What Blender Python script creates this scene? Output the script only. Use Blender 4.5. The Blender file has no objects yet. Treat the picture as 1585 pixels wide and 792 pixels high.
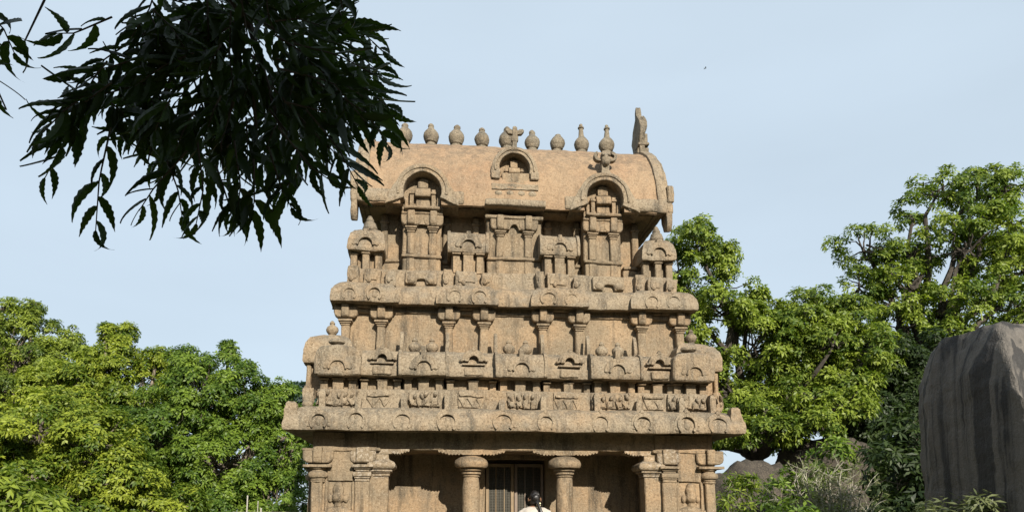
import bpy, bmesh, math, random
import numpy as np
from mathutils import Vector, Matrix, noise
from math import sin, cos, pi, radians, sqrt

# ------------------------------------------------------------------ camera, sky, sun, exposure
scene = bpy.context.scene
COL = scene.collection
cam = bpy.data.cameras.new('camera'); cam_ob = bpy.data.objects.new('camera', cam); COL.objects.link(cam_ob)
scene.camera = cam_ob
cam.sensor_width = 36.0; cam.lens = 36.0 * 1153 / 1585; cam.shift_y = 0.1464
cam.clip_start = 0.05; cam.clip_end = 3000
cam_ob.location = (-1.11, -10.15, 1.6)
cam_ob.rotation_euler = (radians(98.0), 0, radians(-5.7))

SUN_EL, SUN_AZ = 27.0, 15.0          # azimuth: degrees to the right of straight behind the viewer
world = bpy.data.worlds.new('World'); scene.world = world; world.use_nodes = True
wn = world.node_tree.nodes; wl = world.node_tree.links
bg = wn['Background']; sky = wn.new('ShaderNodeTexSky'); sky.sky_type = 'NISHITA'; sky.sun_disc = False
sky.sun_elevation = radians(SUN_EL); sky.sun_rotation = radians(180 - SUN_AZ)
sky.altitude = 0; sky.air_density = 1.0; sky.dust_density = 1.5; sky.ozone_density = 1.0
veil = wn.new('ShaderNodeMix'); veil.data_type = 'RGBA'; veil.inputs[0].default_value = 0.93     # thin even high haze over the whole sky
wl.new(sky.outputs[0], veil.inputs[6]); hz = wn.new('ShaderNodeTexNoise'); hz.inputs['Scale'].default_value = 2.2; hz.inputs['Detail'].default_value = 4; hz.inputs['Roughness'].default_value = 0.45
hm = wn.new('ShaderNodeMapping'); hm.inputs['Scale'].default_value = (1, 1, 3.5); hc = wn.new('ShaderNodeTexCoord')
wl.new(hc.outputs['Generated'], hm.inputs['Vector']); wl.new(hm.outputs[0], hz.inputs['Vector'])
hr_ = wn.new('ShaderNodeValToRGB'); hr_.color_ramp.elements[0].position = 0.3; hr_.color_ramp.elements[1].position = 0.7
hr_.color_ramp.elements[0].color = (0.92, 0.92, 0.92, 1); hr_.color_ramp.elements[1].color = (1, 1, 1, 1); wl.new(hz.outputs[0], hr_.inputs[0])
hv = wn.new('ShaderNodeMix'); hv.data_type = 'RGBA'; hv.blend_type = 'MULTIPLY'; hv.inputs[0].default_value = 1.0; hv.inputs[6].default_value = (2.58, 3.07, 3.52, 1)
wl.new(hr_.outputs[0], hv.inputs[7]); wl.new(hv.outputs[2], veil.inputs[7])
wl.new(veil.outputs[2], bg.inputs[0]); bg.inputs[1].default_value = 0.15
sun = bpy.data.lights.new('sun', 'SUN'); sun.energy = 4.8; sun.angle = radians(0.5); sun.color = (1.0, 0.93, 0.82)
sun_ob = bpy.data.objects.new('sun', sun); COL.objects.link(sun_ob)
sun_dir = Vector((sin(radians(SUN_AZ)) * cos(radians(SUN_EL)), -cos(radians(SUN_AZ)) * cos(radians(SUN_EL)), sin(radians(SUN_EL))))
sun_ob.rotation_euler = sun_dir.to_track_quat('Z', 'Y').to_euler(); sun_ob.location = (6, -40, 20)
scene.view_settings.view_transform = 'Standard'; scene.view_settings.look = 'None'
scene.view_settings.exposure = 0.75; scene.view_settings.gamma = 1.0
scene.render.engine = 'CYCLES'; scene.cycles.use_denoising = True
scene.cycles.max_bounces = 8; scene.cycles.diffuse_bounces = 2; scene.cycles.transparent_max_bounces = 8

# ------------------------------------------------------------------ materials
def nodes_of(name):
    m = bpy.data.materials.new(name); m.use_nodes = True
    return m, m.node_tree.nodes, m.node_tree.links, m.node_tree.nodes['Principled BSDF']
def ramp(n, stops):
    r = n.new('ShaderNodeValToRGB'); e = r.color_ramp.elements
    while len(e) < len(stops): e.new(0.5)
    for el, (p, c) in zip(e, stops):
        el.position = p; el.color = (c[0], c[1], c[2], 1) if not isinstance(c, float) else (c, c, c, 1)
    return r
def noise_tex(n, l, vec, scale, detail=4, rough=0.6, dist=0.0):
    t = n.new('ShaderNodeTexNoise'); t.inputs['Scale'].default_value = scale; t.inputs['Detail'].default_value = detail
    t.inputs['Roughness'].default_value = rough; t.inputs['Distortion'].default_value = dist
    if vec is not None: l.new(vec, t.inputs['Vector'])
    return t
def mix(n, l, fac, a, b, mode='MIX'):
    m = n.new('ShaderNodeMix'); m.data_type = 'RGBA'; m.blend_type = mode
    for sock, v in ((m.inputs[0], fac), (m.inputs[6], a), (m.inputs[7], b)):
        if hasattr(v, 'links'): l.new(v, sock)
        elif isinstance(v, (int, float)): sock.default_value = v
        else: sock.default_value = (v[0], v[1], v[2], 1)
    return m.outputs[2]
def mathn(n, l, op, a, b=0.0):
    m = n.new('ShaderNodeMath'); m.operation = op
    for s, v in ((m.inputs[0], a), (m.inputs[1], b)):
        if hasattr(v, 'links'): l.new(v, s)
        else: s.default_value = v
    return m.outputs[0]
def scaled(n, l, vec, s):
    m = n.new('ShaderNodeMapping'); l.new(vec, m.inputs['Vector']); m.inputs['Scale'].default_value = s
    return m.outputs[0]

def granite(name, warm, pale, grey, grey_amt=0.5, speck=0.55, white=0.0, bump=0.7, stain=0.85):
    m, n, l, p = nodes_of(name)
    pos = n.new('ShaderNodeNewGeometry').outputs['Position']
    big = noise_tex(n, l, pos, 1.3, 5, 0.6, 0.4)
    base = mix(n, l, ramp_out(n, l, big.outputs[0], [(0.35, 0.0), (0.65, 1.0)]), warm, pale)
    # weathered grey and lichen in blotches
    g = noise_tex(n, l, pos, 2.6, 6, 0.7)
    gm = ramp_out(n, l, g.outputs[0], [(0.45, 0.0), (0.61, 1.0)])
    base = mix(n, l, mathn(n, l, 'MULTIPLY', gm, grey_amt), base, grey)
    br = noise_tex(n, l, pos, 0.55, 3, 0.6, 0.8)
    base = mix(n, l, ramp_out(n, l, br.outputs[0], [(0.42, 0.0), (0.58, 0.75)]), base, (grey[0] * 1.5, grey[1] * 1.42, grey[2] * 1.3))
    # run-off stains, drawn out downwards
    st = noise_tex(n, l, scaled(n, l, pos, (6.5, 6.5, 0.9)), 1.0, 6, 0.7)
    sm = ramp_out(n, l, st.outputs[0], [(0.50, 0.0), (0.66, 1.0)])
    base = mix(n, l, mathn(n, l, 'MULTIPLY', sm, stain), base, tuple(c * 0.42 for c in grey))
    # dark lichen crust that settles on upward faces in patches
    gz = n.new('ShaderNodeSeparateXYZ'); l.new(n.new('ShaderNodeNewGeometry').outputs['Normal'], gz.inputs[0])
    li = noise_tex(n, l, pos, 7.5, 6, 0.75)
    lf = mathn(n, l, 'MULTIPLY', ramp_out(n, l, gz.outputs[2], [(0.25, 0.0), (0.75, 1.0)]), ramp_out(n, l, li.outputs[0], [(0.44, 0.0), (0.58, 0.7)]))
    base = mix(n, l, lf, base, (grey[0] * 0.55, grey[1] * 0.57, grey[2] * 0.6))
    # crystals
    c1 = noise_tex(n, l, pos, 34, 4, 0.75)
    base = mix(n, l, ramp_out(n, l, c1.outputs[0], [(0.34, speck), (0.52, 0.0)]), base, tuple(c * 0.42 for c in warm))
    c2 = noise_tex(n, l, scaled(n, l, pos, (1.13, 1.0, 0.93)), 58, 2, 0.6)
    base = mix(n, l, ramp_out(n, l, c2.outputs[0], [(0.55, 0.0), (0.72, speck * 0.9)]), base, (0.36, 0.295, 0.205))
    if white > 0:
        w = noise_tex(n, l, pos, 24, 6, 0.8)
        base = mix(n, l, ramp_out(n, l, w.outputs[0], [(0.51, 0.0), (0.57, white)]), base, (0.50, 0.44, 0.36))
    l.new(base, p.inputs['Base Color']); p.inputs['Roughness'].default_value = 0.88
    p.inputs['Specular IOR Level'].default_value = 0.25
    b1 = n.new('ShaderNodeBump'); b1.inputs['Strength'].default_value = bump; b1.inputs['Distance'].default_value = 0.02
    pit = n.new('ShaderNodeTexVoronoi'); pit.inputs['Scale'].default_value = 17; l.new(pos, pit.inputs['Vector'])
    hh = mathn(n, l, 'ADD', mathn(n, l, 'MULTIPLY', c1.outputs[0], 0.6), noise_tex(n, l, pos, 13, 5, 0.65).outputs[0])
    hh = mathn(n, l, 'ADD', hh, mathn(n, l, 'MULTIPLY', ramp_out(n, l, pit.outputs[0], [(0.0, 0.0), (0.22, 1.0)]), 0.35))
    hh = mathn(n, l, 'ADD', hh, mathn(n, l, 'MULTIPLY', noise_tex(n, l, pos, 4.5, 4, 0.6).outputs[0], 1.4))
    l.new(hh, b1.inputs['Height']); l.new(b1.outputs[0], p.inputs['Normal'])
    return m
def ramp_out(n, l, sock, stops):
    r = ramp(n, stops); l.new(sock, r.inputs[0]); return r.outputs[0]

GREY = (0.13, 0.11, 0.08)
M = {}
M['stone'] = granite('granite', (0.269, 0.183, 0.106), (0.308, 0.220, 0.132), GREY, 0.65, 0.75)
M['carved'] = granite('granite_carved', (0.246, 0.176, 0.106), (0.281, 0.206, 0.131), (0.166, 0.144, 0.110), 0.8, 0.9, bump=0.9)
M['roof'] = granite('granite_roof', (0.258, 0.165, 0.096), (0.285, 0.186, 0.111), (0.185, 0.138, 0.092), 0.5, 0.6, bump=0.55, stain=0.35)
M['finial'] = granite('granite_finial', (0.194, 0.152, 0.104), (0.230, 0.184, 0.125), (0.122, 0.111, 0.088), 0.9, 0.8, bump=0.8)
M['white'] = granite('granite_whitewashed', (0.259, 0.180, 0.109), (0.297, 0.215, 0.131), GREY, 0.5, 0.7, white=0.4)
M['rock'] = granite('rock_dark', (0.105, 0.095, 0.083), (0.15, 0.135, 0.115), (0.075, 0.07, 0.064), 0.8, 0.35, stain=0.9)
M['boulder'] = granite('boulder_stone', (0.062, 0.052, 0.041), (0.082, 0.068, 0.053), (0.04, 0.035, 0.03), 0.8, 0.4, stain=0.5)
M['dirt'] = granite('bare_earth', (0.12, 0.088, 0.056), (0.15, 0.11, 0.07), (0.09, 0.10, 0.045), 0.9, 0.3, stain=0.0)

def rock_mat():
    m, n, l, p = nodes_of('monolith_rock')
    pos = n.new('ShaderNodeNewGeometry').outputs['Position']
    a = noise_tex(n, l, scaled(n, l, pos, (3.0, 3.0, 0.09)), 1.0, 4, 0.55, 0.6)
    base = ramp_out(n, l, a.outputs[0], [(0.40, (0.026, 0.024, 0.022)), (0.44, (0.115, 0.102, 0.087)), (0.55, (0.155, 0.136, 0.114)), (0.585, (0.035, 0.032, 0.029))])
    b = noise_tex(n, l, scaled(n, l, pos, (9, 9, 0.8)), 1.0, 5, 0.7)
    base = mix(n, l, ramp_out(n, l, b.outputs[0], [(0.52, 0.0), (0.68, 0.65)]), base, (0.06, 0.057, 0.052))
    c = noise_tex(n, l, pos, 30, 4, 0.7)
    base = mix(n, l, 0.35, base, ramp_out(n, l, c.outputs[0], [(0.3, 0.02), (0.7, 0.35)]), 'OVERLAY')
    l.new(base, p.inputs['Base Color']); p.inputs['Roughness'].default_value = 0.8
    bp = n.new('ShaderNodeBump'); bp.inputs['Strength'].default_value = 0.7; bp.inputs['Distance'].default_value = 0.03
    l.new(mathn(n, l, 'ADD', c.outputs[0], mathn(n, l, 'MULTIPLY', b.outputs[0], 1.5)), bp.inputs['Height']); l.new(bp.outputs[0], p.inputs['Normal'])
    return m
M['monolith'] = rock_mat()

def leaf_mat(name, dark, light, trans=0.4, rough=0.5):
    m, n, l, p = nodes_of(name)
    at = n.new('ShaderNodeAttribute'); at.attribute_name = 'tint'
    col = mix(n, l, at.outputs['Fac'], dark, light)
    l.new(col, p.inputs['Base Color']); p.inputs['Roughness'].default_value = rough
    p.inputs['Specular IOR Level'].default_value = 0.35
    t = n.new('ShaderNodeBsdfTranslucent'); l.new(mix(n, l, 1.0, col, (1.0, 1.15, 0.5), 'MULTIPLY'), t.inputs[0])
    s = n.new('ShaderNodeMixShader'); s.inputs[0].default_value = trans
    l.new(p.outputs[0], s.inputs[1]); l.new(t.outputs[0], s.inputs[2])
    l.new(s.outputs[0], n['Material Output'].inputs[0])
    return m
M['leaf_olive'] = leaf_mat('leaf_olive', (0.058, 0.098, 0.012), (0.26, 0.315, 0.040))
M['leaf_yellow'] = leaf_mat('leaf_yellow_green', (0.065, 0.115, 0.011), (0.30, 0.345, 0.036))
M['leaf_green'] = leaf_mat('leaf_mid_green', (0.048, 0.097, 0.012), (0.19, 0.27, 0.032))
M['leaf_fresh'] = leaf_mat('leaf_fresh_green', (0.062, 0.11, 0.013), (0.26, 0.32, 0.040))
M['leaf_dark'] = leaf_mat('leaf_dark_green', (0.018, 0.035, 0.010), (0.055, 0.085, 0.02))
M['leaf_far'] = leaf_mat('leaf_blue_green', (0.03, 0.06, 0.05), (0.06, 0.10, 0.08))
M['leaf_dry'] = leaf_mat('leaf_dry_shrub', (0.09, 0.11, 0.045), (0.25, 0.27, 0.12))
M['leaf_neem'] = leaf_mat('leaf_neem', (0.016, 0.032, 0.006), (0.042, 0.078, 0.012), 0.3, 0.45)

def plain(name, col, rough=0.7, metal=0.0, nz=0.25, scale=20):
    m, n, l, p = nodes_of(name)
    pos = n.new('ShaderNodeNewGeometry').outputs['Position']
    t = noise_tex(n, l, pos, scale, 5, 0.6)
    l.new(mix(n, l, ramp_out(n, l, t.outputs[0], [(0.3, 0.0), (0.7, 1.0)]), tuple(c * (1 - nz) for c in col), tuple(min(1, c * (1 + nz)) for c in col)), p.inputs['Base Color'])
    p.inputs['Roughness'].default_value = rough; p.inputs['Metallic'].default_value = metal
    return m
M['bark'] = plain('bark_grey', (0.16, 0.13, 0.10), 0.9, 0, 0.45, 9)
M['bark_pale'] = plain('bark_pale', (0.33, 0.31, 0.24), 0.9, 0, 0.35, 12)
M['bark_dark'] = plain('bark_dark', (0.055, 0.045, 0.035), 0.9, 0, 0.4, 12)
M['wood_tan'] = plain('painted_wood', (0.20, 0.14, 0.075), 0.6, 0, 0.15, 14)
M['wood_pink'] = plain('painted_wood_faded', (0.17, 0.125, 0.09), 0.6, 0, 0.15, 14)
M['wire'] = plain('wire_mesh', (0.075, 0.068, 0.05), 0.5, 0.3, 0.15, 30)
M['whitepaint'] = plain('white_paint', (0.33, 0.31, 0.26), 0.6, 0, 0.08, 25)
M['plaster'] = plain('aged_plaster', (0.16, 0.135, 0.10), 0.85, 0, 0.3, 6)
M['cloth'] = plain('cream_cotton', (0.40, 0.36, 0.31), 0.9, 0, 0.06, 30)
M['skin'] = plain('skin', (0.20, 0.105, 0.06), 0.55, 0, 0.08, 20)
M['hair'] = plain('black_hair', (0.012, 0.010, 0.009), 0.4, 0, 0.3, 60)
M['petal'] = plain('jasmine_petal', (0.72, 0.64, 0.42), 0.7, 0, 0.1, 40)
M['bird'] = plain('bird_plumage', (0.05, 0.05, 0.055), 0.7)

# ------------------------------------------------------------------ mesh helpers
class MB:
    def __init__(s): s.v = []; s.f = []
    def add(s, v, f):
        o = len(s.v); s.v += [tuple(p) for p in v]; s.f += [[i + o for i in q] for q in f]; return s
    def box(s, x0, x1, y0, y1, z0, z1):
        v = [(x, y, z) for z in (z0, z1) for y in (y0, y1) for x in (x0, x1)]
        return s.add(v, [(0, 2, 3, 1), (4, 5, 7, 6), (0, 1, 5, 4), (2, 6, 7, 3), (0, 4, 6, 2), (1, 3, 7, 5)])
    def rect(s, x0, x1, y0, y1, prof):           # rectangle swept through (offset, z): mitred mouldings, domes
        v = []; f = []
        for o, z in prof: v += [(x0 - o, y0 - o, z), (x1 + o, y0 - o, z), (x1 + o, y1 + o, z), (x0 - o, y1 + o, z)]
        for i in range(len(prof) - 1):
            for k in range(4): a = i * 4 + k; b = i * 4 + (k + 1) % 4; f.append((a, b, b + 4, a + 4))
        t = (len(prof) - 1) * 4
        f += [(3, 2, 1, 0), (t, t + 1, t + 2, t + 3)]
        return s.add(v, f)
    def extr(s, prof, x0, x1):                    # closed (y, z) outline drawn along x
        n = len(prof); v = [(x, y, z) for x in (x0, x1) for y, z in prof]
        f = [(i, (i + 1) % n, (i + 1) % n + n, i + n) for i in range(n)] + [tuple(range(n))[::-1], tuple(range(n, 2 * n))]
        return s.add(v, f)
    def prism(s, poly, y0, y1):                   # closed (x, z) outline drawn along y
        n = len(poly); v = [(x, y, z) for y in (y0, y1) for x, z in poly]
        f = [(i, (i + 1) % n, (i + 1) % n + n, i + n) for i in range(n)] + [tuple(range(n))[::-1], tuple(range(n, 2 * n))]
        return s.add(v, f)
    def ring(s, cx, cz, ri, ro, a0, a1, y0, y1, n=20, sx=1.0, lean=0.0):
        v = []; f = []
        for i in range(n + 1):
            a = a0 + (a1 - a0) * i / n; c = cos(a); q = sin(a)
            for r in (ri, ro):
                for y in (y0, y1): v.append((cx + c * r * sx, y + lean * q * r, cz + q * r))
        for i in range(n):
            a = i * 4; b = a + 4
            f += [(a, b, b + 1, a + 1), (a + 2, a + 3, b + 3, b + 2), (a, a + 2, b + 2, b), (a + 1, b + 1, b + 3, a + 3)]
        f += [(0, 1, 3, 2), (n * 4, n * 4 + 2, n * 4 + 3, n * 4 + 1)]
        return s.add(v, f)
    def lathe(s, cx, cy, prof, n=16, sx=1.0, sy=1.0, rot=0.0):
        v = []; f = []
        for r, z in prof:
            for k in range(n): a = rot + 2 * pi * k / n; v.append((cx + cos(a) * r * sx, cy + sin(a) * r * sy, z))
        for i in range(len(prof) - 1):
            for k in range(n): f.append((i * n + k, i * n + (k + 1) % n, (i + 1) * n + (k + 1) % n, (i + 1) * n + k))
        t = (len(prof) - 1) * n
        f += [tuple(range(n))[::-1], tuple(range(t, t + n))]
        return s.add(v, f)
    def blob(s, cx, cy, cz, rx, ry, rz, n=10, m=7, R=None):
        v = [(0, 0, -1)]; f = []
        for i in range(1, m):
            t = -pi / 2 + pi * i / m
            for k in range(n): a = 2 * pi * k / n; v.append((cos(t) * cos(a), cos(t) * sin(a), sin(t)))
        v.append((0, 0, 1)); last = len(v) - 1
        for k in range(n): f.append((0, 1 + (k + 1) % n, 1 + k))
        for i in range(m - 2):
            for k in range(n): a = 1 + i * n; f.append((a + k, a + (k + 1) % n, a + n + (k + 1) % n, a + n + k))
        a = 1 + (m - 2) * n
        for k in range(n): f.append((a + k, a + (k + 1) % n, last))
        w = []
        for x, y, z in v:
            p = Vector((x * rx, y * ry, z * rz))
            if R is not None: p = R @ p
            w.append((p.x + cx, p.y + cy, p.z + cz))
        return s.add(w, f)
    def tube(s, pts, rad, n=6):
        pts = [Vector(p) for p in pts]; v = []; f = []
        for i, p in enumerate(pts):
            d = (pts[min(i + 1, len(pts) - 1)] - pts[max(i - 1, 0)]); d = d.normalized() if d.length > 1e-9 else Vector((0, 0, 1))
            u = d.cross(Vector((0.13, 0.31, 1)) if abs(d.z) < 0.93 else Vector((1, 0.2, 0))).normalized(); w = d.cross(u)
            r = rad[i] if isinstance(rad, (list, tuple)) else rad
            for k in range(n): a = 2 * pi * k / n; q = p + (u * cos(a) + w * sin(a)) * r; v.append((q.x, q.y, q.z))
        for i in range(len(pts) - 1):
            for k in range(n): f.append((i * n + k, i * n + (k + 1) % n, (i + 1) * n + (k + 1) % n, (i + 1) * n + k))
        t = (len(pts) - 1) * n
        f += [tuple(range(n))[::-1], tuple(range(t, t + n))]
        return s.add(v, f)

def link(name, mesh, parent=None, loc=(0, 0, 0)):
    o = bpy.data.objects.new(name, mesh); COL.objects.link(o); o.location = loc
    if parent is not None: o.parent = parent
    return o
def empty(name, loc=(0, 0, 0)):
    o = bpy.data.objects.new(name, None); COL.objects.link(o); o.location = loc; o.empty_display_size = 0.2; return o
def tag(o, label=None, cat=None, group=None, kind=None):
    for k, v in (('label', label), ('category', cat), ('group', group), ('kind', kind)):
        if v: o[k] = v
    return o
def mesh_of(name, mb, mat, bev=0.0, L=0.0, amp=0.0, ang=38, freq=2.3, seed=0.0):
    bm = bmesh.new(); vs = [bm.verts.new(p) for p in mb.v]
    for q in mb.f:
        try: bm.faces.new([vs[i] for i in q])
        except ValueError: pass
    bmesh.ops.recalc_face_normals(bm, faces=bm.faces)
    if bev > 0:
        es = [e for e in bm.edges if len(e.link_faces) == 2 and e.calc_face_angle(0) > radians(40)]
        if es: bmesh.ops.bevel(bm, geom=es, offset=bev, segments=1, affect='EDGES', clamp_overlap=True)
    if L > 0:
        big = [f for f in bm.faces if len(f.verts) > 4]
        if big: bmesh.ops.triangulate(bm, faces=big)
        for _ in range(6):
            es = [e for e in bm.edges if e.calc_length() > L]
            if not es or len(bm.verts) > 60000: break
            bmesh.ops.subdivide_edges(bm, edges=es, cuts=1, use_grid_fill=True)
    if amp > 0:
        off = Vector((seed * 3.1, seed * 1.7, seed * 0.9))
        for v in bm.verts:
            p = v.co + off
            v.co += noise.noise_vector(p * freq) * amp + noise.noise_vector(p * freq * 3.7) * amp * 0.55 + noise.noise_vector(p * freq * 11) * amp * 0.25
    me = bpy.data.meshes.new(name); bm.to_mesh(me); bm.free()
    me.polygons.foreach_set('use_smooth', [True] * len(me.polygons)); me.set_sharp_from_angle(angle=radians(ang))
    me.materials.append(M[mat]); return me
def stone(name, mb, parent, mat='stone', bev=0.013, L=0.10, amp=0.013, loc=(0, 0, 0), seed=0.0):
    return link(name, mesh_of(name, mb, mat, bev, L, amp, seed=seed), parent, loc)

# ------------------------------------------------------------------ ground
gm = MB()
N = 60
for i in range(N + 1):
    for j in range(N + 1):
        u = (i / N * 2 - 1); w = (j / N * 2 - 1)
        x = math.copysign(abs(u) ** 3, u) * 900; y = math.copysign(abs(w) ** 3, w) * 900
        gm.v.append((x, y, noise.noise(Vector((x * 0.15, y * 0.15, 0))) * 0.06 - 0.03))
for i in range(N):
    for j in range(N): a = i * (N + 1) + j; gm.f.append([a, a + N + 1, a + N + 2, a + 1])
g = link('ground', mesh_of('ground', gm, 'dirt')); tag(g, 'bare brown earth around the stone temple', 'ground', kind='structure')

# ------------------------------------------------------------------ the temple
T = empty('stone_temple')
tag(T, 'tan carved granite temple with tiered pavilions and a barrel roof', 'temple')

# plinth, steps, floor
p = MB(); p.rect(-2.9, 2.9, -0.05, 3.75, [(0.12, -0.1), (0.12, 0.12), (0.04, 0.16), (0.04, 0.28), (0.10, 0.31), (0.10, 0.40)])
stone('plinth', p, T)
for k in range(2):
    p = MB(); p.box(-0.9, 0.9, -0.75 + 0.3 * k, -0.14, -0.1 + 0.004 * k, 0.14 + 0.13 * k); stone('step', p, T)

# porch shell: back wall with a doorway, side walls, cell behind
DX0, DX1, DZ = -0.40, 0.50, 2.36
p = MB(); p.box(-2.6, DX0, 1.0, 1.4, 0.38, 2.62); stone('porch_wall', p, T, L=0.2)
p = MB(); p.box(DX1, 2.6, 1.0, 1.4, 0.38, 2.62); stone('porch_wall', p, T, L=0.2)
p = MB(); p.box(DX0 - 0.01, DX1 + 0.01, 1.005, 1.395, DZ, 2.62); stone('door_lintel', p, T)
p = MB(); p.box(-1.2, 1.2, 3.1, 3.2, 0.38, 2.62); stone('cell_wall', p, T, L=0.3)
for sx in (-1, 1):
    p = MB(); p.box(*sorted((sx * 1.1, sx * 1.25)), 1.39, 3.12, 0.38, 2.62); stone('cell_wall', p, T, L=0.3)
    p = MB(); p.box(*sorted((sx * 1.93, sx * 2.78)), 0.07, 3.7, 0.38, 2.66); stone('side_wall', p, T, L=0.2)
p = MB(); p.box(-2.7, 2.7, 3.4, 3.69, 0.38, 2.62); stone('rear_wall', p, T, L=0.3)
p = MB(); p.box(-1.95, 1.95, 0.104, 3.68, 2.43, 2.70); stone('porch_beam', p, T, L=0.2)

# two free-standing columns
def corbel_poly(cx, half, z0, z1, left=True, right=True, teeth=7):
    pts = [(cx - (half if left else 0.10), z1), (cx + (half if right else 0.10), z1)]
    def side(sg, on):
        out = []
        if not on: return [(cx + sg * 0.10, z0)]
        out.append((cx + sg * half, z1 - 0.016))
        for i in range(teeth):
            x0 = half - (half - 0.15) * i / teeth; x1 = half - (half - 0.15) * (i + 1) / teeth
            zb = z1 - 0.022 - (z1 - 0.022 - z0) * min(1, (i + 1) / 4.0)
            out += [(cx + sg * (x0 - 0.004), zb + 0.006), (cx + sg * (x0 * 0.6 + x1 * 0.4), zb - 0.004), (cx + sg * (x1 + 0.012), zb), (cx + sg * (x1 + 0.004), zb + 0.014)]
        out.append((cx + sg * 0.12, z0))
        return out
    return pts + side(1, right) + side(-1, left)[::-1]
for sx, cxx in ((-1, -0.645), (1, 0.665)):
    p = MB(); p.lathe(cxx, 0.23, [(0.135, 0.72), (0.125, 1.2), (0.121, 1.7), (0.121, 1.93), (0.112, 2.03), (0.100, 2.085)], 16, rot=pi / 16)
    sh = stone('column', p, T, 'stone', 0, 0.12, 0.005)
    p = MB(); p.lathe(cxx, 0.23, [(0.10, 2.06), (0.118, 2.068), (0.122, 2.08), (0.106, 2.09), (0.106, 2.098), (0.134, 2.106), (0.136, 2.128), (0.112, 2.134), (0.112, 2.143), (0.152, 2.152), (0.156, 2.176), (0.125, 2.182),
                              (0.165, 2.186), (0.214, 2.196), (0.235, 2.225), (0.236, 2.26), (0.218, 2.30), (0.165, 2.338), (0.115, 2.356), (0.105, 2.38)], 24)
    stone('capital', p, sh, 'stone', 0, 0.1, 0.005)
    p = MB(); p.prism(corbel_poly(cxx, 0.46, 2.366, 2.432), 0.095, 0.36); stone('corbel', p, sh, 'stone', 0, 0, 0.004)
    p = MB(); p.rect(cxx - 0.13, cxx + 0.13, 0.10, 0.36, [(0.04, 0.39), (0.04, 0.66), (0.0, 0.73)]); stone('column_base', p, sh)

# door: two wooden leaves with wire mesh
for k, (xa, xb, mt) in enumerate(((-0.385, 0.035, 'wood_tan'), (0.045, 0.485, 'wood_pink'))):
    p = MB(); y0, y1 = 1.05, 1.10
    p.box(xa, xa + 0.045, y0, y1, 0.42, 2.30).box(xb - 0.045, xb, y0, y1, 0.42, 2.30)
    d = link('door', mesh_of('door', p, mt, 0.004), T)
    for zz in (0.42, 1.28, 2.255):
        q = MB(); q.box(xa + 0.045, xb - 0.045, y0 + 0.006, y1 - 0.006, zz, zz + 0.05); link('rail', mesh_of('rail', q, mt, 0.003), d)
    q = MB(); x = xa + 0.055
    while x < xb - 0.05: q.box(x - 0.0035, x + 0.0035, 1.070, 1.077, 0.47, 2.26); x += 0.0235
    z = 0.49
    while z < 2.25: q.box(xa + 0.04, xb - 0.04, 1.0775, 1.084, z - 0.0035, z + 0.0035); z += 0.0235
    w = link('wire_mesh', mesh_of('wire_mesh', q, 'wire'), d); w['kind'] = 'stuff'
    for fx in (0.36, 0.66):
        q = MB(); xx = xa + (xb - xa) * fx; q.box(xx - 0.006, xx + 0.006, 1.055, 1.0695, 0.47, 2.255); link('bar', mesh_of('bar', q, mt, 0.002), d)

# pilasters of the ground floor
def ring_cap(p, x0, x1, y, zs):                   # stacked flat mouldings round a square pilaster
    for z0, z1, o in zs: p.rect(x0, x1, y, y + 0.2, [(o - 0.008, z0), (o, z0 + 0.005), (o, z1 - 0.005), (o - 0.008, z1)])
def bracket(p, xc, y, z0, z1, wing, bar=0.055, proud=0.10, left=True, right=True):
    # curved-armed bracket with a rolled bar over its middle
    h = z1 - z0
    poly = [(xc + (wing if right else 0.02), z1), (xc - (wing if left else 0.02), z1)]
    if left: poly += [(xc - wing, z0 + h * 0.45), (xc - wing * 0.93, z0 + h * 0.22), (xc - wing * 0.72, z0 + h * 0.06)]
    poly += [(xc - (0.35 * wing if left else 0.02), z0 + h * 0.02), (xc + (0.35 * wing if right else 0.02), z0 + h * 0.02)]
    if right: poly += [(xc + wing * 0.72, z0 + h * 0.06), (xc + wing * 0.93, z0 + h * 0.22), (xc + wing, z0 + h * 0.45)]
    p.prism(poly, y - proud * 0.45, y + 0.1)
    return MB().extr([(y + 0.05, z0 - h * 0.02), (y - proud * 0.7, z0 - h * 0.02), (y - proud, z0 + h * 0.12), (y - proud, z1 + 0.05), (y + 0.05, z1 + 0.05)], xc - bar, xc + bar)
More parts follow.
